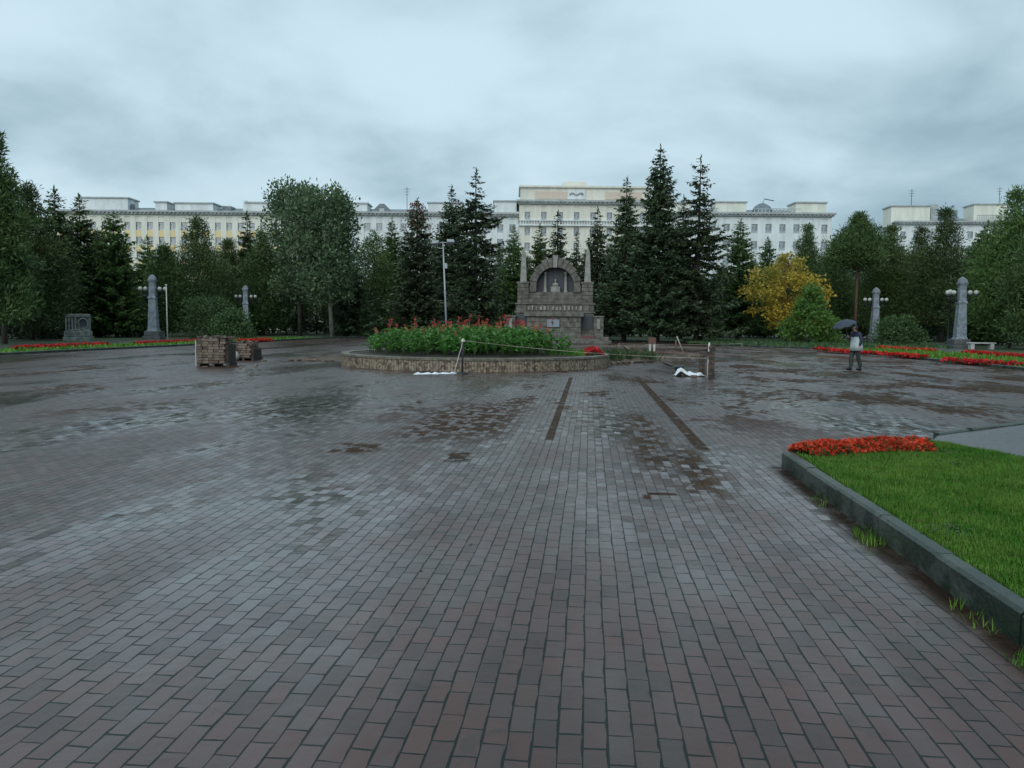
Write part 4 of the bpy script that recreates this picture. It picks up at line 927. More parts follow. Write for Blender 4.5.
# pallets of pavers
def pallet(px, py, w, d, rows, seed, rot, label, gap=0.0):
    rr = random.Random(seed); g = G(px, py); e = empty('paver_pallet', (g[0], g[1]+d/2, 0), rot); tag(e, label, 'pallet', None)
    mb = MB()
    for k in range(3): x = -w/2+.08+k*(w/2-.08); mb.box(x-.05, x+.05, -d/2, d/2, 0, .1)
    for k in range(7): y = -d/2+.06+k*(d-.12)/6; mb.box(-w/2, w/2, y-.05, y+.05, .102, .124)
    mb.build('pallet_base', M['darkwood'], e)
    mb = MB(); bh = .085; nx = int(w/.2); ny = max(1, int(d/.105)); z = .126; bh = .10
    for r_ in range(rows):
        for i in range(nx):
            for j in range(ny):
                if r_ == rows-1 and rr.random() < .35: continue
                if 0 < j < ny-1 and 0 < i < nx-1 and r_ < rows-2: continue
                if r_ == rows-2 and rr.random() < .12: continue
                x = -w/2+.1+i*.2+(.04 if r_ % 2 else 0)+rr.gauss(0, .008); y = -d/2+.05+j*(d-.1)/max(1, ny-1)+rr.gauss(0, .008)
                mb.box(x-.096, x+.096, y-.046, y+.046, z, z+bh-.012, rr.choice((0, 0, 1, 1, 1)), .008)
        z += bh
    mb.box(-w/2+.06, w/2-.06, -d/2+.06, d/2-.06, .127, z-2.2*bh, 2)
    st = mb.build('paver_stack', [M['paver'], M['paver2'], M['soil']], e)
    mb = MB()
    for k in range(int(w*d*26)):
        x = rr.uniform(-w/2+.05, w/2-.05); y = rr.uniform(-d/2+.1, d/2-.1); a = rr.uniform(0, PI); zz = z-.09+rr.random()*.12; L, W = .1, .05
        ca, sa = math.cos(a), math.sin(a); ti = rr.uniform(-.4, .4)
        vs = [(x+ca*p-sa*q, y+sa*p+ca*q, zz+h_+p*ti) for h_ in (0, .07) for p, q in ((-L, -W), (L, -W), (L, W), (-L, W))]
        mb.add(vs, [[0, 3, 2, 1], [4, 5, 6, 7], [0, 1, 5, 4], [1, 2, 6, 5], [2, 3, 7, 6], [3, 0, 4, 7]], rr.choice((0, 0, 0, 1)))
    mb.build('loose_top_layer', [M['paver'], M['paver2']], e)
    mb = MB()
    for s in (-1,): mb.box(s*(w/2+.012)-.012, s*(w/2+.012)+.012, -d/2-.02, -d/2+.03, .0, z-.05)
    mb.build('corner_strap', M['whitepaint'], e)
    return e
pallet(212.5, 366.5, 1.2, 1.0, 9, 1, .05, 'larger pallet stacked with paving blocks, nearer of the two by the flower strip')
pallet(244.5, 360.5, .98, .9, 6, 2, -.12, 'smaller pallet of paving blocks behind the larger one, right of it')
bag = G(226, 361); mb = MB(); mb.lathe([(.02, 0), (.24, .02), (.28, .18), (.22, .36), (.1, .42), (.07, .5), (.1, .54), (.02, .55)], 10); o = mb.build('sack', M['tape'], None, (bag[0]+.12, bag[1]+.5, 0)); tag(o, 'pale tied sack standing between the two paver pallets', 'sack')
# brick stacks and stakes on the right, tapes between
def stack(px, py, w, d, rows, seed, label, rot=0):
    rr = random.Random(seed); g = G(px, py); mb = MB(); z = 0
    for r_ in range(rows):
        o = rr.gauss(0, .012)
        if r_ % 2: 
            for k in range(max(1, int(w/.105))): x = -w/2+.052+k*.105+o; mb.box(x-.048, x+.048, -d/2, -d/2+.2, z, z+.082, rr.choice((0, 0, 1)), .006)
        else:
            for k in range(max(1, int(w/.21))): x = -w/2+.105+k*.21+o; mb.box(x-.1, x+.1, -d/2+.02, -d/2+.2, z, z+.082, rr.choice((0, 0, 1)), .006)
        z += .084
    o = mb.build('brick_stack', [M['darkpaver'], M['paver']], None, (g[0], g[1], 0), rot); return tag(o, label, 'brick stack')
stack(709.5, 377.5, .22, .4, 12, 3, 'taller narrow stack of dark pavers with a stake, beside the white sheet', .1)
stack(701.5, 373, .21, .4, 9, 4, 'shorter narrow stack of dark pavers just behind the white sheet', -.1)
q = G(709.5, 377.5)
bar('plank', (q[0]-.62, q[1]+.2, .80), (q[0]+.18, q[1]+.2, .86), .16, .07, M['darkwood'], 'dark plank laid across the two narrow paver stacks')
def stake(p, h, lean, m, label, r=.022, top=None):
    e = empty('stake', p); tag(e, label, 'stake', None); mb = MB(); mb.tube([(0, 0, -.02), (lean[0]*.5, lean[1]*.5, h*.5), (lean[0], lean[1], h)], r, 8); mb.build('shaft', m, e)
    if top == 'base': mb = MB(); mb.lathe([(.17, 0), (.17, .03), (.08, .06), (.03, .075), (.001, .076)], 14); mb.build('foot', M['iron'], e)
    if top == 'pile': mb = MB(); mb.lathe([(.07, h-.02), (.05, h+.05), (.015, h+.09)], 8, (lean[0], lean[1])); mb.build('tape_knot', M['tape'], e)
    return e
stk = stake((q[0]-.10, q[1]-.13, 0), 1.12, (.03, 0), M['whitepaint'], 'pale stake leaning on the taller dark paver stack', .028)
b1 = G(462, 374); e = stake((b1[0], b1[1], 0), 1.08, (.03, 0), M['iron'], 'dark stake with white tape knot before the flower bed wall', .03, 'pile')
mb = MB(); mb.lathe([(.20, 0), (.20, .03), (.06, .07), (.035, .08), (.03, .081)], 14); mb.build('foot', M['iron'], e)
def ribbon(name, pts, w, m, label, cat='tape'):
    pts = [Vector(p) for p in pts]; vs = []; fs = []
    for i, p in enumerate(pts):
        d = (pts[min(i+1, len(pts)-1)]-pts[max(0, i-1)]).normalized(); s = d.cross(Vector((0, 1, 0))); s = s.normalized() if s.length > .1 else Vector((1, 0, 0))
        tw = Matrix.Rotation(.5*math.sin(i*.9), 3, d); vs += [p+(tw@s)*w/2, p-(tw@s)*w/2]
    for i in range(len(pts)-1): fs.append([2*i, 2*i+1, 2*i+3, 2*i+2])
    me = bpy.data.meshes.new(name); me.from_pydata([tuple(v) for v in vs], [], fs); me.materials.append(m); o = link(name, me); md = o.modifiers.new('t', 'SOLIDIFY'); md.thickness = .004
    return tag(o, label, cat)
def sagline(p0, p1, sag, n=14): return [Vector(p0).lerp(Vector(p1), i/n)-Vector((0, 0, sag*4*(i/n)*(1-i/n))) for i in range(n+1)]
pa = (b1[0]+.03, b1[1], 1.1); pb = (q[0]-.1, q[1]-.16, .62)
ribbon('tape', sagline(pa, pb, .10), .014, M['rope'], 'pale tape stretched from the dark stake to the narrow paver stacks')
ribbon('tape', [(b1[0]+.02, b1[1]-.05, 1.08), (b1[0]-.03, b1[1]-.06, .85), (b1[0]-.10, b1[1]-.06, .62), (b1[0]-.17, b1[1]-.05, .35), (b1[0]-.24, b1[1]-.08, .10), (b1[0]-.2, b1[1]-.1, .03), (b1[0]-.05, b1[1]-.12, .03)], .026, M['tape'], 'loose tape end hanging down beside the dark stake')
w0 = G(414, 374.6); mb = MB(); L = b1[0]-.2-w0[0]
pts = [(w0[0]+L*i/12, w0[1]+.02*math.sin(i*1.7)+(b1[1]-w0[1])*i/12-.05, .012) for i in range(13)]
vs = []; fs = []
for i, p in enumerate(pts): wq = .09+.05*math.sin(i*2.1); vs += [(p[0], p[1]-wq, .008), (p[0], p[1]+wq, .012+.06*math.sin(i*1.3)**2)]
for i in range(12): fs.append([2*i, 2*i+2, 2*i+3, 2*i+1])
mb.add(vs, fs); o = mb.build('tape', M['cloth']); o.modifiers.new('t', 'SOLIDIFY').thickness = .012; tag(o, 'white crumpled tape lying on the wet paving left of the dark stake', 'tape')
# white sheet
c = G(692, 377); rg = np.random.default_rng(6); nx, ny = 26, 14; vs = []; fs = []
for j in range(ny):
    for i in range(nx):
        u = i/(nx-1); v = j/(ny-1); hgt = .30*math.exp(-((u-.18)/.16)**2)*(1-.5*v)+.12*math.exp(-((u-.62)/.3)**2)*(.5+.5*math.sin(v*5+u*8))+.05*math.sin(u*17+v*6)*math.sin(v*9)
        hgt *= min(1, 6*min(u, 1-u, v+.05, 1-v+.05)+.15); x = (u-.5)*.98+.04*math.sin(v*6); y = (v-.5)*.5*(1-.4*u)+.05*math.sin(u*7)
        vs.append((x, y, max(.008, hgt+.02)))
for j in range(ny-1):
    for i in range(nx-1): fs.append([j*nx+i, j*nx+i+1, (j+1)*nx+i+1, (j+1)*nx+i])
mb = MB(); mb.add(vs, fs, 0, True); o = mb.build('plastic_sheet', M['cloth'], None, (c[0], c[1]+.28, 0), -.12); o.modifiers.new('t', 'SOLIDIFY').thickness = .006; tag(o, 'crumpled white plastic sheet lying in front of the narrow paver stacks', 'sheet')
M['bucket'] = mat('dark_blue_bucket', (.03, .045, .06), (.02, .03, .04), .4)
cb_ = G(680.5, 375.5); mb = MB(); mb.lathe([(.12, 0), (.15, .26), (.158, .26), (.158, .28), (.14, .28), (.11, .03), (.001, .03)], 16); o = mb.build('bucket', M['bucket'], None, (cb_[0], cb_[1]+.2, 0)); tag(o, 'dark bucket at the left end of the white sheet', 'bucket')
# far stakes and barrier
s0 = G(677.5, 352); e = stake((s0[0]+.35, s0[1], 0), .98, (-.42, 0), M['tape'], 'pale stake leaning left on the dug soil before the spruces', .035)
s1 = G(676.5, 352.5); stake((s1[0]+.0, s1[1]+.25, 0), .75, (0, 0), M['redboard'], 'dark red upright stake beside the pale leaning stake', .05)
s2 = G(652, 351); e = empty('barrier_stand', (s2[0], s2[1], 0)); tag(e, 'small barrier stand with dull red board on two pale legs', 'barrier')
for s in (-1, 1): mb = MB(); mb.box(s*.14-.06, s*.14+.06, -.04, .04, 0, .46, 0, .01); mb.build('leg', M['whitepaint'], e)
mb = MB(); mb.box(-.24, .24, -.05, .05, .462, .86, 0, .02); mb.build('board', M['redboard'], e)
f0 = G(607, 350.5); stake((f0[0], 44.0, 0), .62, (0, 0), M['wood'], 'small wooden peg right behind the round bed holding the far tape', .03)
f1 = A(742, 346, 52); stake((f1[0], 52, 0), .5, (0, 0), M['wood'], 'small wooden peg at the right end of the far tape', .03)
ribbon('tape', sagline((f0[0], 44.0, .6), (f1[0], 52, .48), .08, 20), .022, M['rope'], 'far pale tape stretched low in front of the monument and spruces')

# ------------------------------------------------------------------ lamp pillars
M['granite'] = mat('grey_granite', (.22, .26, .30), (.12, .145, .17), .45, 3, .01, 20)
M['granitebase'] = mat('dark_granite', (.09, .10, .105), (.055, .06, .065), .5, 4, .01, 20)
M['opal'] = mat('opal_glass_globe', (.46, .47, .45), (.38, .39, .37), .3, 4)
def globe_mesh(r=.18):
    mb = MB(); mb.lathe([(.001, -r), (r*.5, -r*.86), (r*.87, -r*.5), (r, 0), (r*.87, r*.5), (r*.5, r*.86), (.001, r)], 14); return mb.mesh('lamp_globe', M['opal'])
GL = globe_mesh()
M['steel'] = mat('galvanised_steel', (.34, .37, .39), (.26, .29, .31), .4, 5, metal=.3)
def lamp_pillar(px, Y, label, zb=.06, H=5.5, rot=0.0):
    q = A(px, 340, Y); e = empty('lamp_pillar', (q[0], Y, zb), rot); tag(e, label, 'lamp pillar', None)
    mb = MB(); mb.box(-.72, .72, -.72, .72, -.1, .28, 0, .03); mb.box(-.60, .60, -.60, .60, .282, .72, 0, .03); mb.build('plinth', M['granitebase'], e)
    mb = MB(); mb.frustum(0, 0, .722, .86, .86, .80); mb.frustum(0, 0, .861, 3.45, .74, .54); mb.frustum(0, 0, 3.451, 3.56, .62, .66); mb.frustum(0, 0, 3.561, 3.66, .66, .58); mb.frustum(0, 0, 3.661, 4.86, .50, .46); mb.frustum(0, 0, 4.861, 5.0, .50, .62); sh = mb.build('shaft', M['granite'], e)
    mb = MB()
    for s in (-1, 1): mb.box(s*.20-.05, s*.20+.05, -.515, -.46, 1.0, 3.3, 0, .01)
    mb.build('carved_rib', M['granitebase'], sh) if False else None
    mb = MB(); mb.frustum(0, 0, 5.002, 5.10, .64, .64); mb.frustum(0, 0, 5.101, 5.34, .56, .44); mb.frustum(0, 0, 5.341, 5.54, .44, .05); mb.build('cap', M['granite'], e)
    for s in (-1, 1):
        for off in (.58, 1.02):
            arm = MB(); arm.tube([(s*.30, 0, 3.62), (s*(off*.7), 0, 3.72), (s*off, 0, 3.80), (s*off, 0, 4.05)], [.05, .045, .04, .05], 8); arm.lathe([(.10, 4.04), (.12, 4.10), (.05, 4.13)], 10, (s*off, 0)); a = arm.build('lamp_arm', M['iron'], e)
            g_ = link('lamp_globe', GL, a, (s*off, 0, 4.32))
    return e
lamp_pillar(154, 66, 'grey lamp pillar with four globes beside the thin white mast', H=5.5, rot=.1)
lamp_pillar(246.5, 84, 'grey lamp pillar with four globes behind the paver pallets', rot=.1)
lamp_pillar(874, 77, 'grey lamp pillar with four globes right behind the umbrella', rot=-.1)
lamp_pillar(959.5, 60, 'taller looking grey lamp pillar with four globes beside the dark lamp post', rot=-.15)
def street_lamp(px, base_y, Y, h, label, kind, lean=0):
    q = A(px, base_y, Y); z0 = 0.06
    e = empty('street_lamp' if kind != 'mast' else 'mast', (q[0], Y, z0)); tag(e, label, 'street lamp' if kind != 'mast' else 'mast')
    mb = MB()
    if kind == 'globe':
        mb.lathe([(.16, -.1), (.16, .5), (.10, .6), (.075, 1.2), (.06, h-.35), (.09, h-.3), (.09, h-.22), (.04, h-.2)], 12); mb.build('post', M['iron'], e)
        g = link('lamp_globe', GL, e, (0, 0, h-.02)); g.scale = (1.25, 1.25, 1.25)
    elif kind == 'mast':
        mb.tube([(0, 0, -.1), (0, 0, h*.5), (0, 0, h)], [.06, .05, .04], 10); mb.build('pole', M['whitepaint'], e)
        mb = MB(); mb.lathe([(.045, h), (.09, h+.05), (.09, h+.12), (.001, h+.16)], 10); mb.build('finial', M['whitepaint'], e)
    else:
        mb.tube([(0, 0, -.1), (lean*.5, 0, h*.5), (lean, 0, h)], [.07, .055, .04], 12); mb.build('pole', M['steel'], e)
        mb = MB(); mb.tube([(lean-.55, 0, h-.02), (lean, 0, h+.04), (lean+.5, 0, h-.02)], .03, 8); br = mb.build('bracket', M['steel'], e)
        for s, z in ((-1, 0), (1, .08)):
            f = MB(); f.frustum(0, 0, -.11, .09, .30, .46, .2, .30); f.box(-.21, .21, -.13, .13, .092, .12)
            o = f.build('floodlight', M['steel'], br, (lean+s*.46, -.02, h-.02+z)); o.rotation_euler = (R(40), 0, s*.3)
            l = MB(); l.box(-.14, .14, -.09, .09, -.124, -.112); l.build('lens', M['opal'], o)
        mb = MB(); mb.box(lean*.8+.04, lean*.8+.22, -.1, .1, h*.76, h*.81, 0, .02); mb.build('junction_box', M['steel'], e)
    return e
street_lamp(447.3, 345, 48, A(443, 243, 48)[2]-.06, 'tall thin floodlight mast rising behind the canna bed', 'flood', -.28)
street_lamp(167.5, 337, 66, A(167, 286, 66)[2]-.06, 'thin white mast next to the lamp pillar at the grove', 'mast')
street_lamp(947.5, 347, 62, A(947, 292, 62)[2]-.06, 'dark lamp post with one white globe left of the tall pillar', 'globe')
# cable strung between the far lamp pillar and the poplar
ca = A(200, 288, 88); cbp = A(330, 292, 84)
mb = MB(); mb.tube([tuple(p) for p in sagline(ca, cbp, .3)], .018, 5); tag(mb.build('overhead_cable', M['iron']), 'thin cable strung from the wide pine to the poplar trunk', 'cable')

# carved stone block at the grove, with plinth, bars and a dark oval painted as shade
q = A(78.5, 335, 60); e = empty('carved_stone', (q[0], 60, .06), .35); e.scale = (.88, .88, .88); tag(e, 'old carved stone block on a plinth at the grove edge, with a dark oval of painted shade', 'stone monument')
M['oldstone'] = mat('weathered_grey_stone', (.19, .215, .205), (.09, .105, .10), .75, 2.5, .03, 10)
mb = MB(); mb.box(-1.1, 1.1, -.75, .75, -.1, .35, 0, .04); mb.box(-1.02, 1.02, -.68, .68, .352, .85, 0, .05); mb.build('plinth', M['oldstone'], e)
mb = MB(); mb.box(-.92, .92, -.5, .6, .852, 1.0, 0, .02); mb.box(-.92, .92, -.5, .6, 2.05, 2.36, 0, .05); mb.box(-.92, .92, -.3, .6, 1.002, 2.048)
for x in (-.86, -.62, -.38, -.14): mb.box(x-.06, x+.06, -.47, -.302, 1.003, 2.047)
bl = mb.build('block', M['oldstone'], e)
mb = MB(); n = 22; prof = [(.52, -.30), (.52, -.47), (.40, -.49), (.37, -.31)]
vs = [(.46+r_*.80*math.cos(2*PI*k/n), y_, 1.53+r_*math.sin(2*PI*k/n)) for r_, y_ in prof for k in range(n)]
mb.add(vs, [[i*n+k, i*n+(k+1) % n, (i+1)*n+(k+1) % n, (i+1)*n+k] for i in range(3) for k in range(n)]); mb.build('oval_frame', M['oldstone'], bl)
mb = MB(); mb.prism([(.46+.3*math.cos(2*PI*k/16), 1.53+.37*math.sin(2*PI*k/16)) for k in range(16)], -.32, -.303); mb.build('oval_shade', M['stonedark'], bl)  # dark plate inside the frame, shade painted as its colour
# pale benches by the right pillar
def bench(px, Y, w, label, rot=0):
    q = A(px, 350, Y); e = empty('bench', (q[0], Y, .075), rot); tag(e, label, 'bench', None)
    mb = MB(); mb.box(-w/2, w/2, -.26, .26, .40, .50, 0, .015); mb.build('seat', M['benchstone'], e)
    for s in (-1, 1): mb = MB(); mb.box(s*(w/2-.25)-.13, s*(w/2-.25)+.13, -.22, .22, -.02, .398, 0, .01); mb.build('leg', M['benchstone'], e)
M['benchstone'] = mat('pale_bench_stone', (.42, .44, .43), (.32, .34, .33), .5, 4)
bench(981, 58, 1.9, 'low pale stone bench right of the tall lamp pillar', -.1)

# ------------------------------------------------------------------ cars on the far street
M['carwhite'] = mat('white_car_paint', (.62, .64, .66), (.60, .62, .64), .25, 1)
M['carsilver'] = mat('silver_car_paint', (.35, .37, .39), (.33, .35, .37), .25, 1)
M['cardark'] = mat('dark_car_paint', (.04, .05, .07), (.035, .045, .06), .25, 1)
M['tyre'] = mat('tyre_rubber', (.02, .02, .02), (.03, .03, .03), .8)
def car_meshes(paint):
    L, W = 4.4, 1.75; mb = MB()
    side = [(-2.2, .35), (2.2, .35), (2.22, .62), (2.1, .82), (1.2, .92), (.55, 1.38), (-.95, 1.42), (-1.75, .98), (-2.15, .92), (-2.22, .6)]
    n = len(side); rows = []
    for yy, k in ((-.87, .0), (-.80, 1.0), (.80, 1.0), (.87, .0)): pass
    vs = []
    for yy, sc in ((-W/2+.12, .0), (-W/2, 1), (W/2, 1), (W/2-.12, 0)):
        for x, z in side: vs.append((x*(1 if sc else .985), yy if z < 1.0 else yy*.82, z if sc else (z if z < 1 else z)))
    mb.add([(x, (-W/2 if z < 1.0 else -W/2*.8), z) for x, z in side]+[(x, (W/2 if z < 1.0 else W/2*.8), z) for x, z in side],
           [list(range(n)), list(range(n, 2*n))[::-1]]+[[i, i+n, (i+1) % n+n, (i+1) % n] for i in range(n)], 0)
    body = mb.mesh('body', paint)
    g = MB()
    for s in (-1, 1):
        ya, yb = s*(W/2+.004), s*(W/2*.8+.02)
        g.add([(-1.45, ya*.985, 1.0), (-.25, ya*.985, .99), (-.25, yb, 1.33), (-.85, yb, 1.34)], [[0, 1, 2, 3]]); g.add([(-.15, ya*.985, .99), (1.0, ya*.985, .98), (.5, yb, 1.31), (-.15, yb, 1.33)], [[0, 1, 2, 3]])
    gl = g.mesh('side_window', M['glassdark'])
    g = MB(); g.add([(1.16, -.68, .965), (1.16, .68, .965), (.60, .6, 1.36), (.60, -.6, 1.36)], [[0, 1, 2, 3]]); ws = g.mesh('windscreen', M['glassdark'])
    w = MB(); vsn = 16
    for a, b in ((-.1, .1),):
        vs = [(.32*math.cos(2*PI*k/vsn), y, .32+.32*math.sin(2*PI*k/vsn)) for y in (a, b) for k in range(vsn)]
        w.add(vs, [list(range(vsn)), list(range(vsn, 2*vsn))[::-1]]+[[k, k+vsn, (k+1) % vsn+vsn, (k+1) % vsn] for k in range(vsn)], 0)
        vs = [(.2*math.cos(2*PI*k/vsn), y, .32+.2*math.sin(2*PI*k/vsn)) for y in (-.115, .115) for k in range(vsn)]
        w.add(vs, [list(range(vsn)), list(range(vsn, 2*vsn))[::-1]]+[[k, k+vsn, (k+1) % vsn+vsn, (k+1) % vsn] for k in range(vsn)], 1)
    wh = w.mesh('wheel', [M['tyre'], M['steel']])
    h = MB(); h.box(2.12, 2.225, -.12, .12, .62, .76, 0, .02); hl = h.mesh('headlight', M['opal'])
    return body, gl, ws, wh, hl
for px, Y, pt, rot, lab in ((357, 128, 'carwhite', 0, 'white car parked beyond the hedge right of the poplar trunk'), (304, 129, 'carwhite', PI, 'white car parked beyond the hedge left of the poplar trunk'), (176, 128, 'carsilver', 0, 'silver car parked beyond the hedge behind the white mast'),
                            (186, 133, 'carwhite', PI, 'white car parked just beyond the silver one behind the white mast'), (620, 128, 'carsilver', 0, 'silver car beyond the trees right of the monument'), (765, 129, 'carwhite', 0, 'white car beyond the hedge under the golden tree'), (916, 129, 'carwhite', PI, 'white car beyond the hedge between the right hand lamp pillars')):
    q = A(px, 325, Y); e = empty('parked_car', (q[0], Y, -.02), rot); tag(e, lab, 'car', 'cars on the far street')
    body, gl, ws, wh, hl = car_meshes(M[pt]); link('body', body, e); link('side_window', gl, e); link('windscreen', ws, e)
    for x in (-1.35, 1.35):
        for y in (-.8, .8): link('wheel', wh, e, (x, y, 0))
    for y in (-.6, .6): link('headlight', hl, e, (0, y, 0))

# ------------------------------------------------------------------ person with umbrella
M['skin'] = mat('skin', (.42, .26, .19), (.38, .23, .16), .55)
M['navy'] = mat('navy_jacket', (.018, .026, .055), (.012, .018, .04), .6, 6)
M['palecoat'] = mat('pale_blue_grey_coat', (.40, .47, .48), (.28, .34, .35), .6, 4, .01, 10)
M['trouser'] = mat('dark_green_trousers', (.035, .05, .042), (.022, .032, .028), .75, 6)
M['shoe'] = mat('black_shoes', (.012, .012, .014), (.02, .02, .02), .4)
M['hair'] = mat('dark_hair', (.02, .016, .014), (.03, .024, .02), .6)
M['umbrella'] = mat('dark_blue_umbrella_cloth', (.040, .054, .078), (.028, .040, .058), .7, 3)
def skin_mesh(name, verts, edges, radii, m, root=0, sub=2):
    me = bpy.data.meshes.new(name); me.from_pydata(verts, edges, []); ob = bpy.data.objects.new(name, me); COL.objects.link(ob)
    sk = ob.modifiers.new('s', 'SKIN'); sk.use_smooth_shade = True
    for i, r_ in enumerate(radii):
        d = me.skin_vertices[0].data[i]; d.radius = (r_, r_) if not hasattr(r_, '__len__') else r_; d.use_root = (i == root)
    s = ob.modifiers.new('u', 'SUBSURF'); s.levels = sub; s.render_levels = sub
    bpy.context.view_layer.update(); dg = bpy.context.evaluated_depsgraph_get(); out = bpy.data.meshes.new_from_object(ob.evaluated_get(dg)); out.materials.clear(); out.materials.append(m)
    bpy.data.objects.remove(ob); out.name = name; return out
V = []; E_ = []; RR = []
def jv(p, r_, par=None):
    V.append(p); RR.append(r_); i = len(V)-1
    if par is not None: E_.append((par, i))
    return i
# facing -y; x is the person's left
pel = jv((0, 0, .93), (.15, .11)); sp = jv((0, -.01, 1.10), (.135, .10), pel); ch = jv((0, -.03, 1.29), (.165, .11), sp); nb_ = jv((0, -.06, 1.45), (.07, .065), ch); nk = jv((0, -.085, 1.515), (.055, .058), nb_)
h1 = jv((0, -.105, 1.585), (.07, .085), nk); h2 = jv((0, -.11, 1.65), (.076, .098), h1); h3 = jv((0, -.105, 1.72), (.055, .07), h2); ns = jv((0, -.225, 1.612), .014, h1)
for s in (-1, 1):
    ea = jv((s*.082, -.10, 1.625), .018, h2)
J = {}
for s, st in ((-1, -.17), (1, .14)):
    hp = jv((s*.085, 0, .86), .092, pel); kn = jv((s*.09, st*.55-.03, .49), .060, hp); an = jv((s*.09, st+.05, .09), .042, kn); to = jv((s*.095, st-.12, .045), .036, an)
    shd = jv((s*.18, -.035, 1.40), .060, ch); J[s] = shd
def hand(w, par, fdir, side, curl):
    """palm, four unequal bent fingers and a thumb leaving the side of the palm"""
    w = np.array(w); fdir = np.array(fdir, float); side = np.array(side, float); curl = np.array(curl, float); pm_ = jv(tuple(w+fdir*.055), (.030, .020), par)
    for k, ln in enumerate((.062, .072, .068, .052)):
        b = jv(tuple(w+fdir*.09+side*(.027-.018*k)), .0095, pm_); m_ = jv(tuple(w+fdir*(.09+ln*.55)+side*(.030-.020*k)+curl*.022), .0088, b); jv(tuple(w+fdir*(.09+ln*.7)+side*(.030-.020*k)+curl*.055), .0075, m_)
    t1 = jv(tuple(w+fdir*.05+side*.045+curl*.01), .0105, pm_); jv(tuple(w+fdir*.085+side*.055+curl*.035), .009, t1)
# right arm raised to hold the shaft, left arm by the side
el = jv((-.215, -.10, 1.16), .046, J[-1]); wr = jv((-.11, -.30, 1.27), .030, el); hand((-.11, -.30, 1.27), wr, (.45, -.8, .35), (-.2, .25, .9), (.75, .55, -.2))
el2 = jv((.235, .02, 1.13), .046, J[1]); wr2 = jv((.225, -.07, .89), .030, el2); hand((.225, -.07, .89), wr2, (-.05, -.15, -1), (-.1, -1, .1), (-.9, .1, 0))
pe = G(855, 370); body = skin_mesh('person', V, E_, RR, M['skin'])
per = link('person', body, None, (pe[0], pe[1], 0), -PI/2+.35)
tag(per, 'person in navy jacket and pale coat standing under a dark blue umbrella', 'person')
def cloth(name, chain, m, sub=2, root=0):
    v = [c[0] for c in chain]; r_ = [c[1] for c in chain]; e_ = [(c[2], i) for i, c in enumerate(chain) if c[2] is not None]
    return link(name, skin_mesh(name, v, e_, r_, m, root, sub), per)
cloth('jacket', [((0, -.01, 1.06), (.16, .125), None), ((0, -.03, 1.29), (.19, .135), 0), ((0, -.06, 1.45), (.10, .09), 1), ((0, -.085, 1.51), (.085, .085), 2),
                 ((-.185, -.035, 1.40), .085, 1), ((-.22, -.10, 1.16), .068, 4), ((-.125, -.285, 1.26), .048, 5), ((.185, -.035, 1.40), .085, 1), ((.242, .02, 1.13), .068, 7), ((.23, -.062, .915), .048, 8)], M['navy'])
cloth('hood', [((0, -.07, 1.53), (.10, .10), None), ((0, -.085, 1.62), (.102, .112), 0), ((0, -.085, 1.70), (.085, .095), 1), ((0, -.075, 1.75), (.05, .06), 2)], M['navy'])
mb = MB(); n = 22
cp = [(.20, .16, 1.36, .02), (.215, .175, 1.25, .02), (.225, .19, 1.10, .03), (.245, .215, .92, .04), (.275, .25, .74, .05), (.26, .235, .742, .05)]
vs = []
for i, (rx, ry, z, yo) in enumerate(cp):
    for k in range(n):
        t = 2*PI*k/n; f = 1+.045*math.sin(t*6)*min(1, i/3); vs.append((rx*f*math.cos(t), yo-.03+ry*f*math.sin(t), z-(.10*max(0, -math.sin(t)) if i == 0 else 0)))
mb.add(vs, [[i*n+k, i*n+(k+1) % n, (i+1)*n+(k+1) % n, (i+1)*n+k] for i in range(len(cp)-1) for k in range(n)], 0, True); mb.build('coat', M['palecoat'], per)
for s, st in ((-1, -.17), (1, .14)):
    cloth('trouser_leg', [((s*.085, 0, .90), .115, None), ((s*.09, st*.55-.03, .49), .082, 0), ((s*.09, st+.05, .10), .075, 1)], M['trouser'])
    cloth('shoe', [((s*.09, st+.075, .05), (.062, .06), None), ((s*.09, st+.02, .065), (.066, .075), 0), ((s*.095, st-.09, .05), (.066, .058), 1), ((s*.095, st-.17, .04), (.05, .042), 2)], M['shoe'])
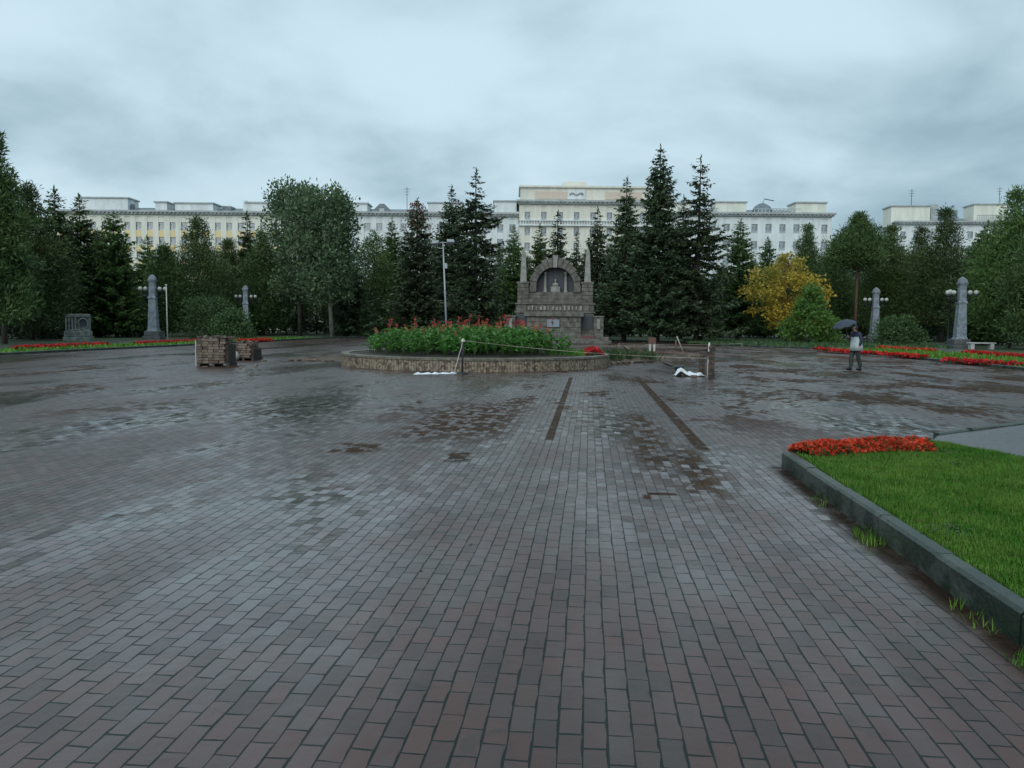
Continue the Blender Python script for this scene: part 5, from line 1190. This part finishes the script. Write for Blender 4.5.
for s in (-1, 1):
    mb = MB(); mb.lathe([(.001, -.011), (.011, 0), (.001, .011)], 8); mb.build('eye', M['hair'], per, (s*.031, -.196, 1.637))
cloth('hair', [((0, -.13, 1.70), (.07, .06), None), ((0, -.17, 1.69), (.06, .03), 0)], M['hair'], 1)
# umbrella: tilted forward, shaft through the raised hand
hp = per.matrix_world if False else (Matrix.Translation((pe[0], pe[1], 0)) @ Matrix.Rotation(-PI/2+.35, 4, 'Z')) @ Vector((-.085, -.355, 1.29))
um = empty('umbrella', hp); um.rotation_euler = (R(6), R(-20), 0); tag(um, 'dark blue open umbrella held by the person on the square', 'umbrella')
mb = MB(); mb.tube([(0, 0, -.10), (0, 0, .3), (0, 0, .69)], .008, 8); mb.build('shaft', M['iron'], um)
mb = MB(); mb.tube([(0, 0, -.02), (0, 0, -.13), (.02, 0, -.17), (.05, 0, -.175), (.07, 0, -.15)], .014, 8); mb.build('handle', M['darkwood'], um)
mb = MB(); n = 8; sub = 4; rings = 7; vs = []; N_ = n*sub
for i in range(rings+1):
    t = i/rings
    for k in range(N_):
        a = 2*PI*k/N_; sc = abs(((k % sub)/sub)-.5)*2; r_ = .46*t*(1-.07*(1-sc)*t); z = .66-.22*t**2-.03*(1-sc)*0+(.035*(1-sc)*t*t)
        vs.append((r_*math.cos(a), r_*math.sin(a), z))
mb.add(vs, [[i*N_+k, i*N_+(k+1) % N_, (i+1)*N_+(k+1) % N_, (i+1)*N_+k] for i in range(rings) for k in range(N_)], 0, True)
o = mb.build('canopy', M['umbrella'], um); o.modifiers.new('t', 'SOLIDIFY').thickness = .003
for k in range(8):
    a = 2*PI*k/8; mb = MB(); mb.tube([(.01*math.cos(a), .01*math.sin(a), .64), (.23*math.cos(a), .23*math.sin(a), .59), (.45*math.cos(a), .45*math.sin(a), .43)], .004, 5); mb.build('rib', M['iron'], um)
mb = MB(); mb.tube([(0, 0, .66), (0, 0, .72)], [.009, .004], 8); mb.build('tip', M['iron'], um)
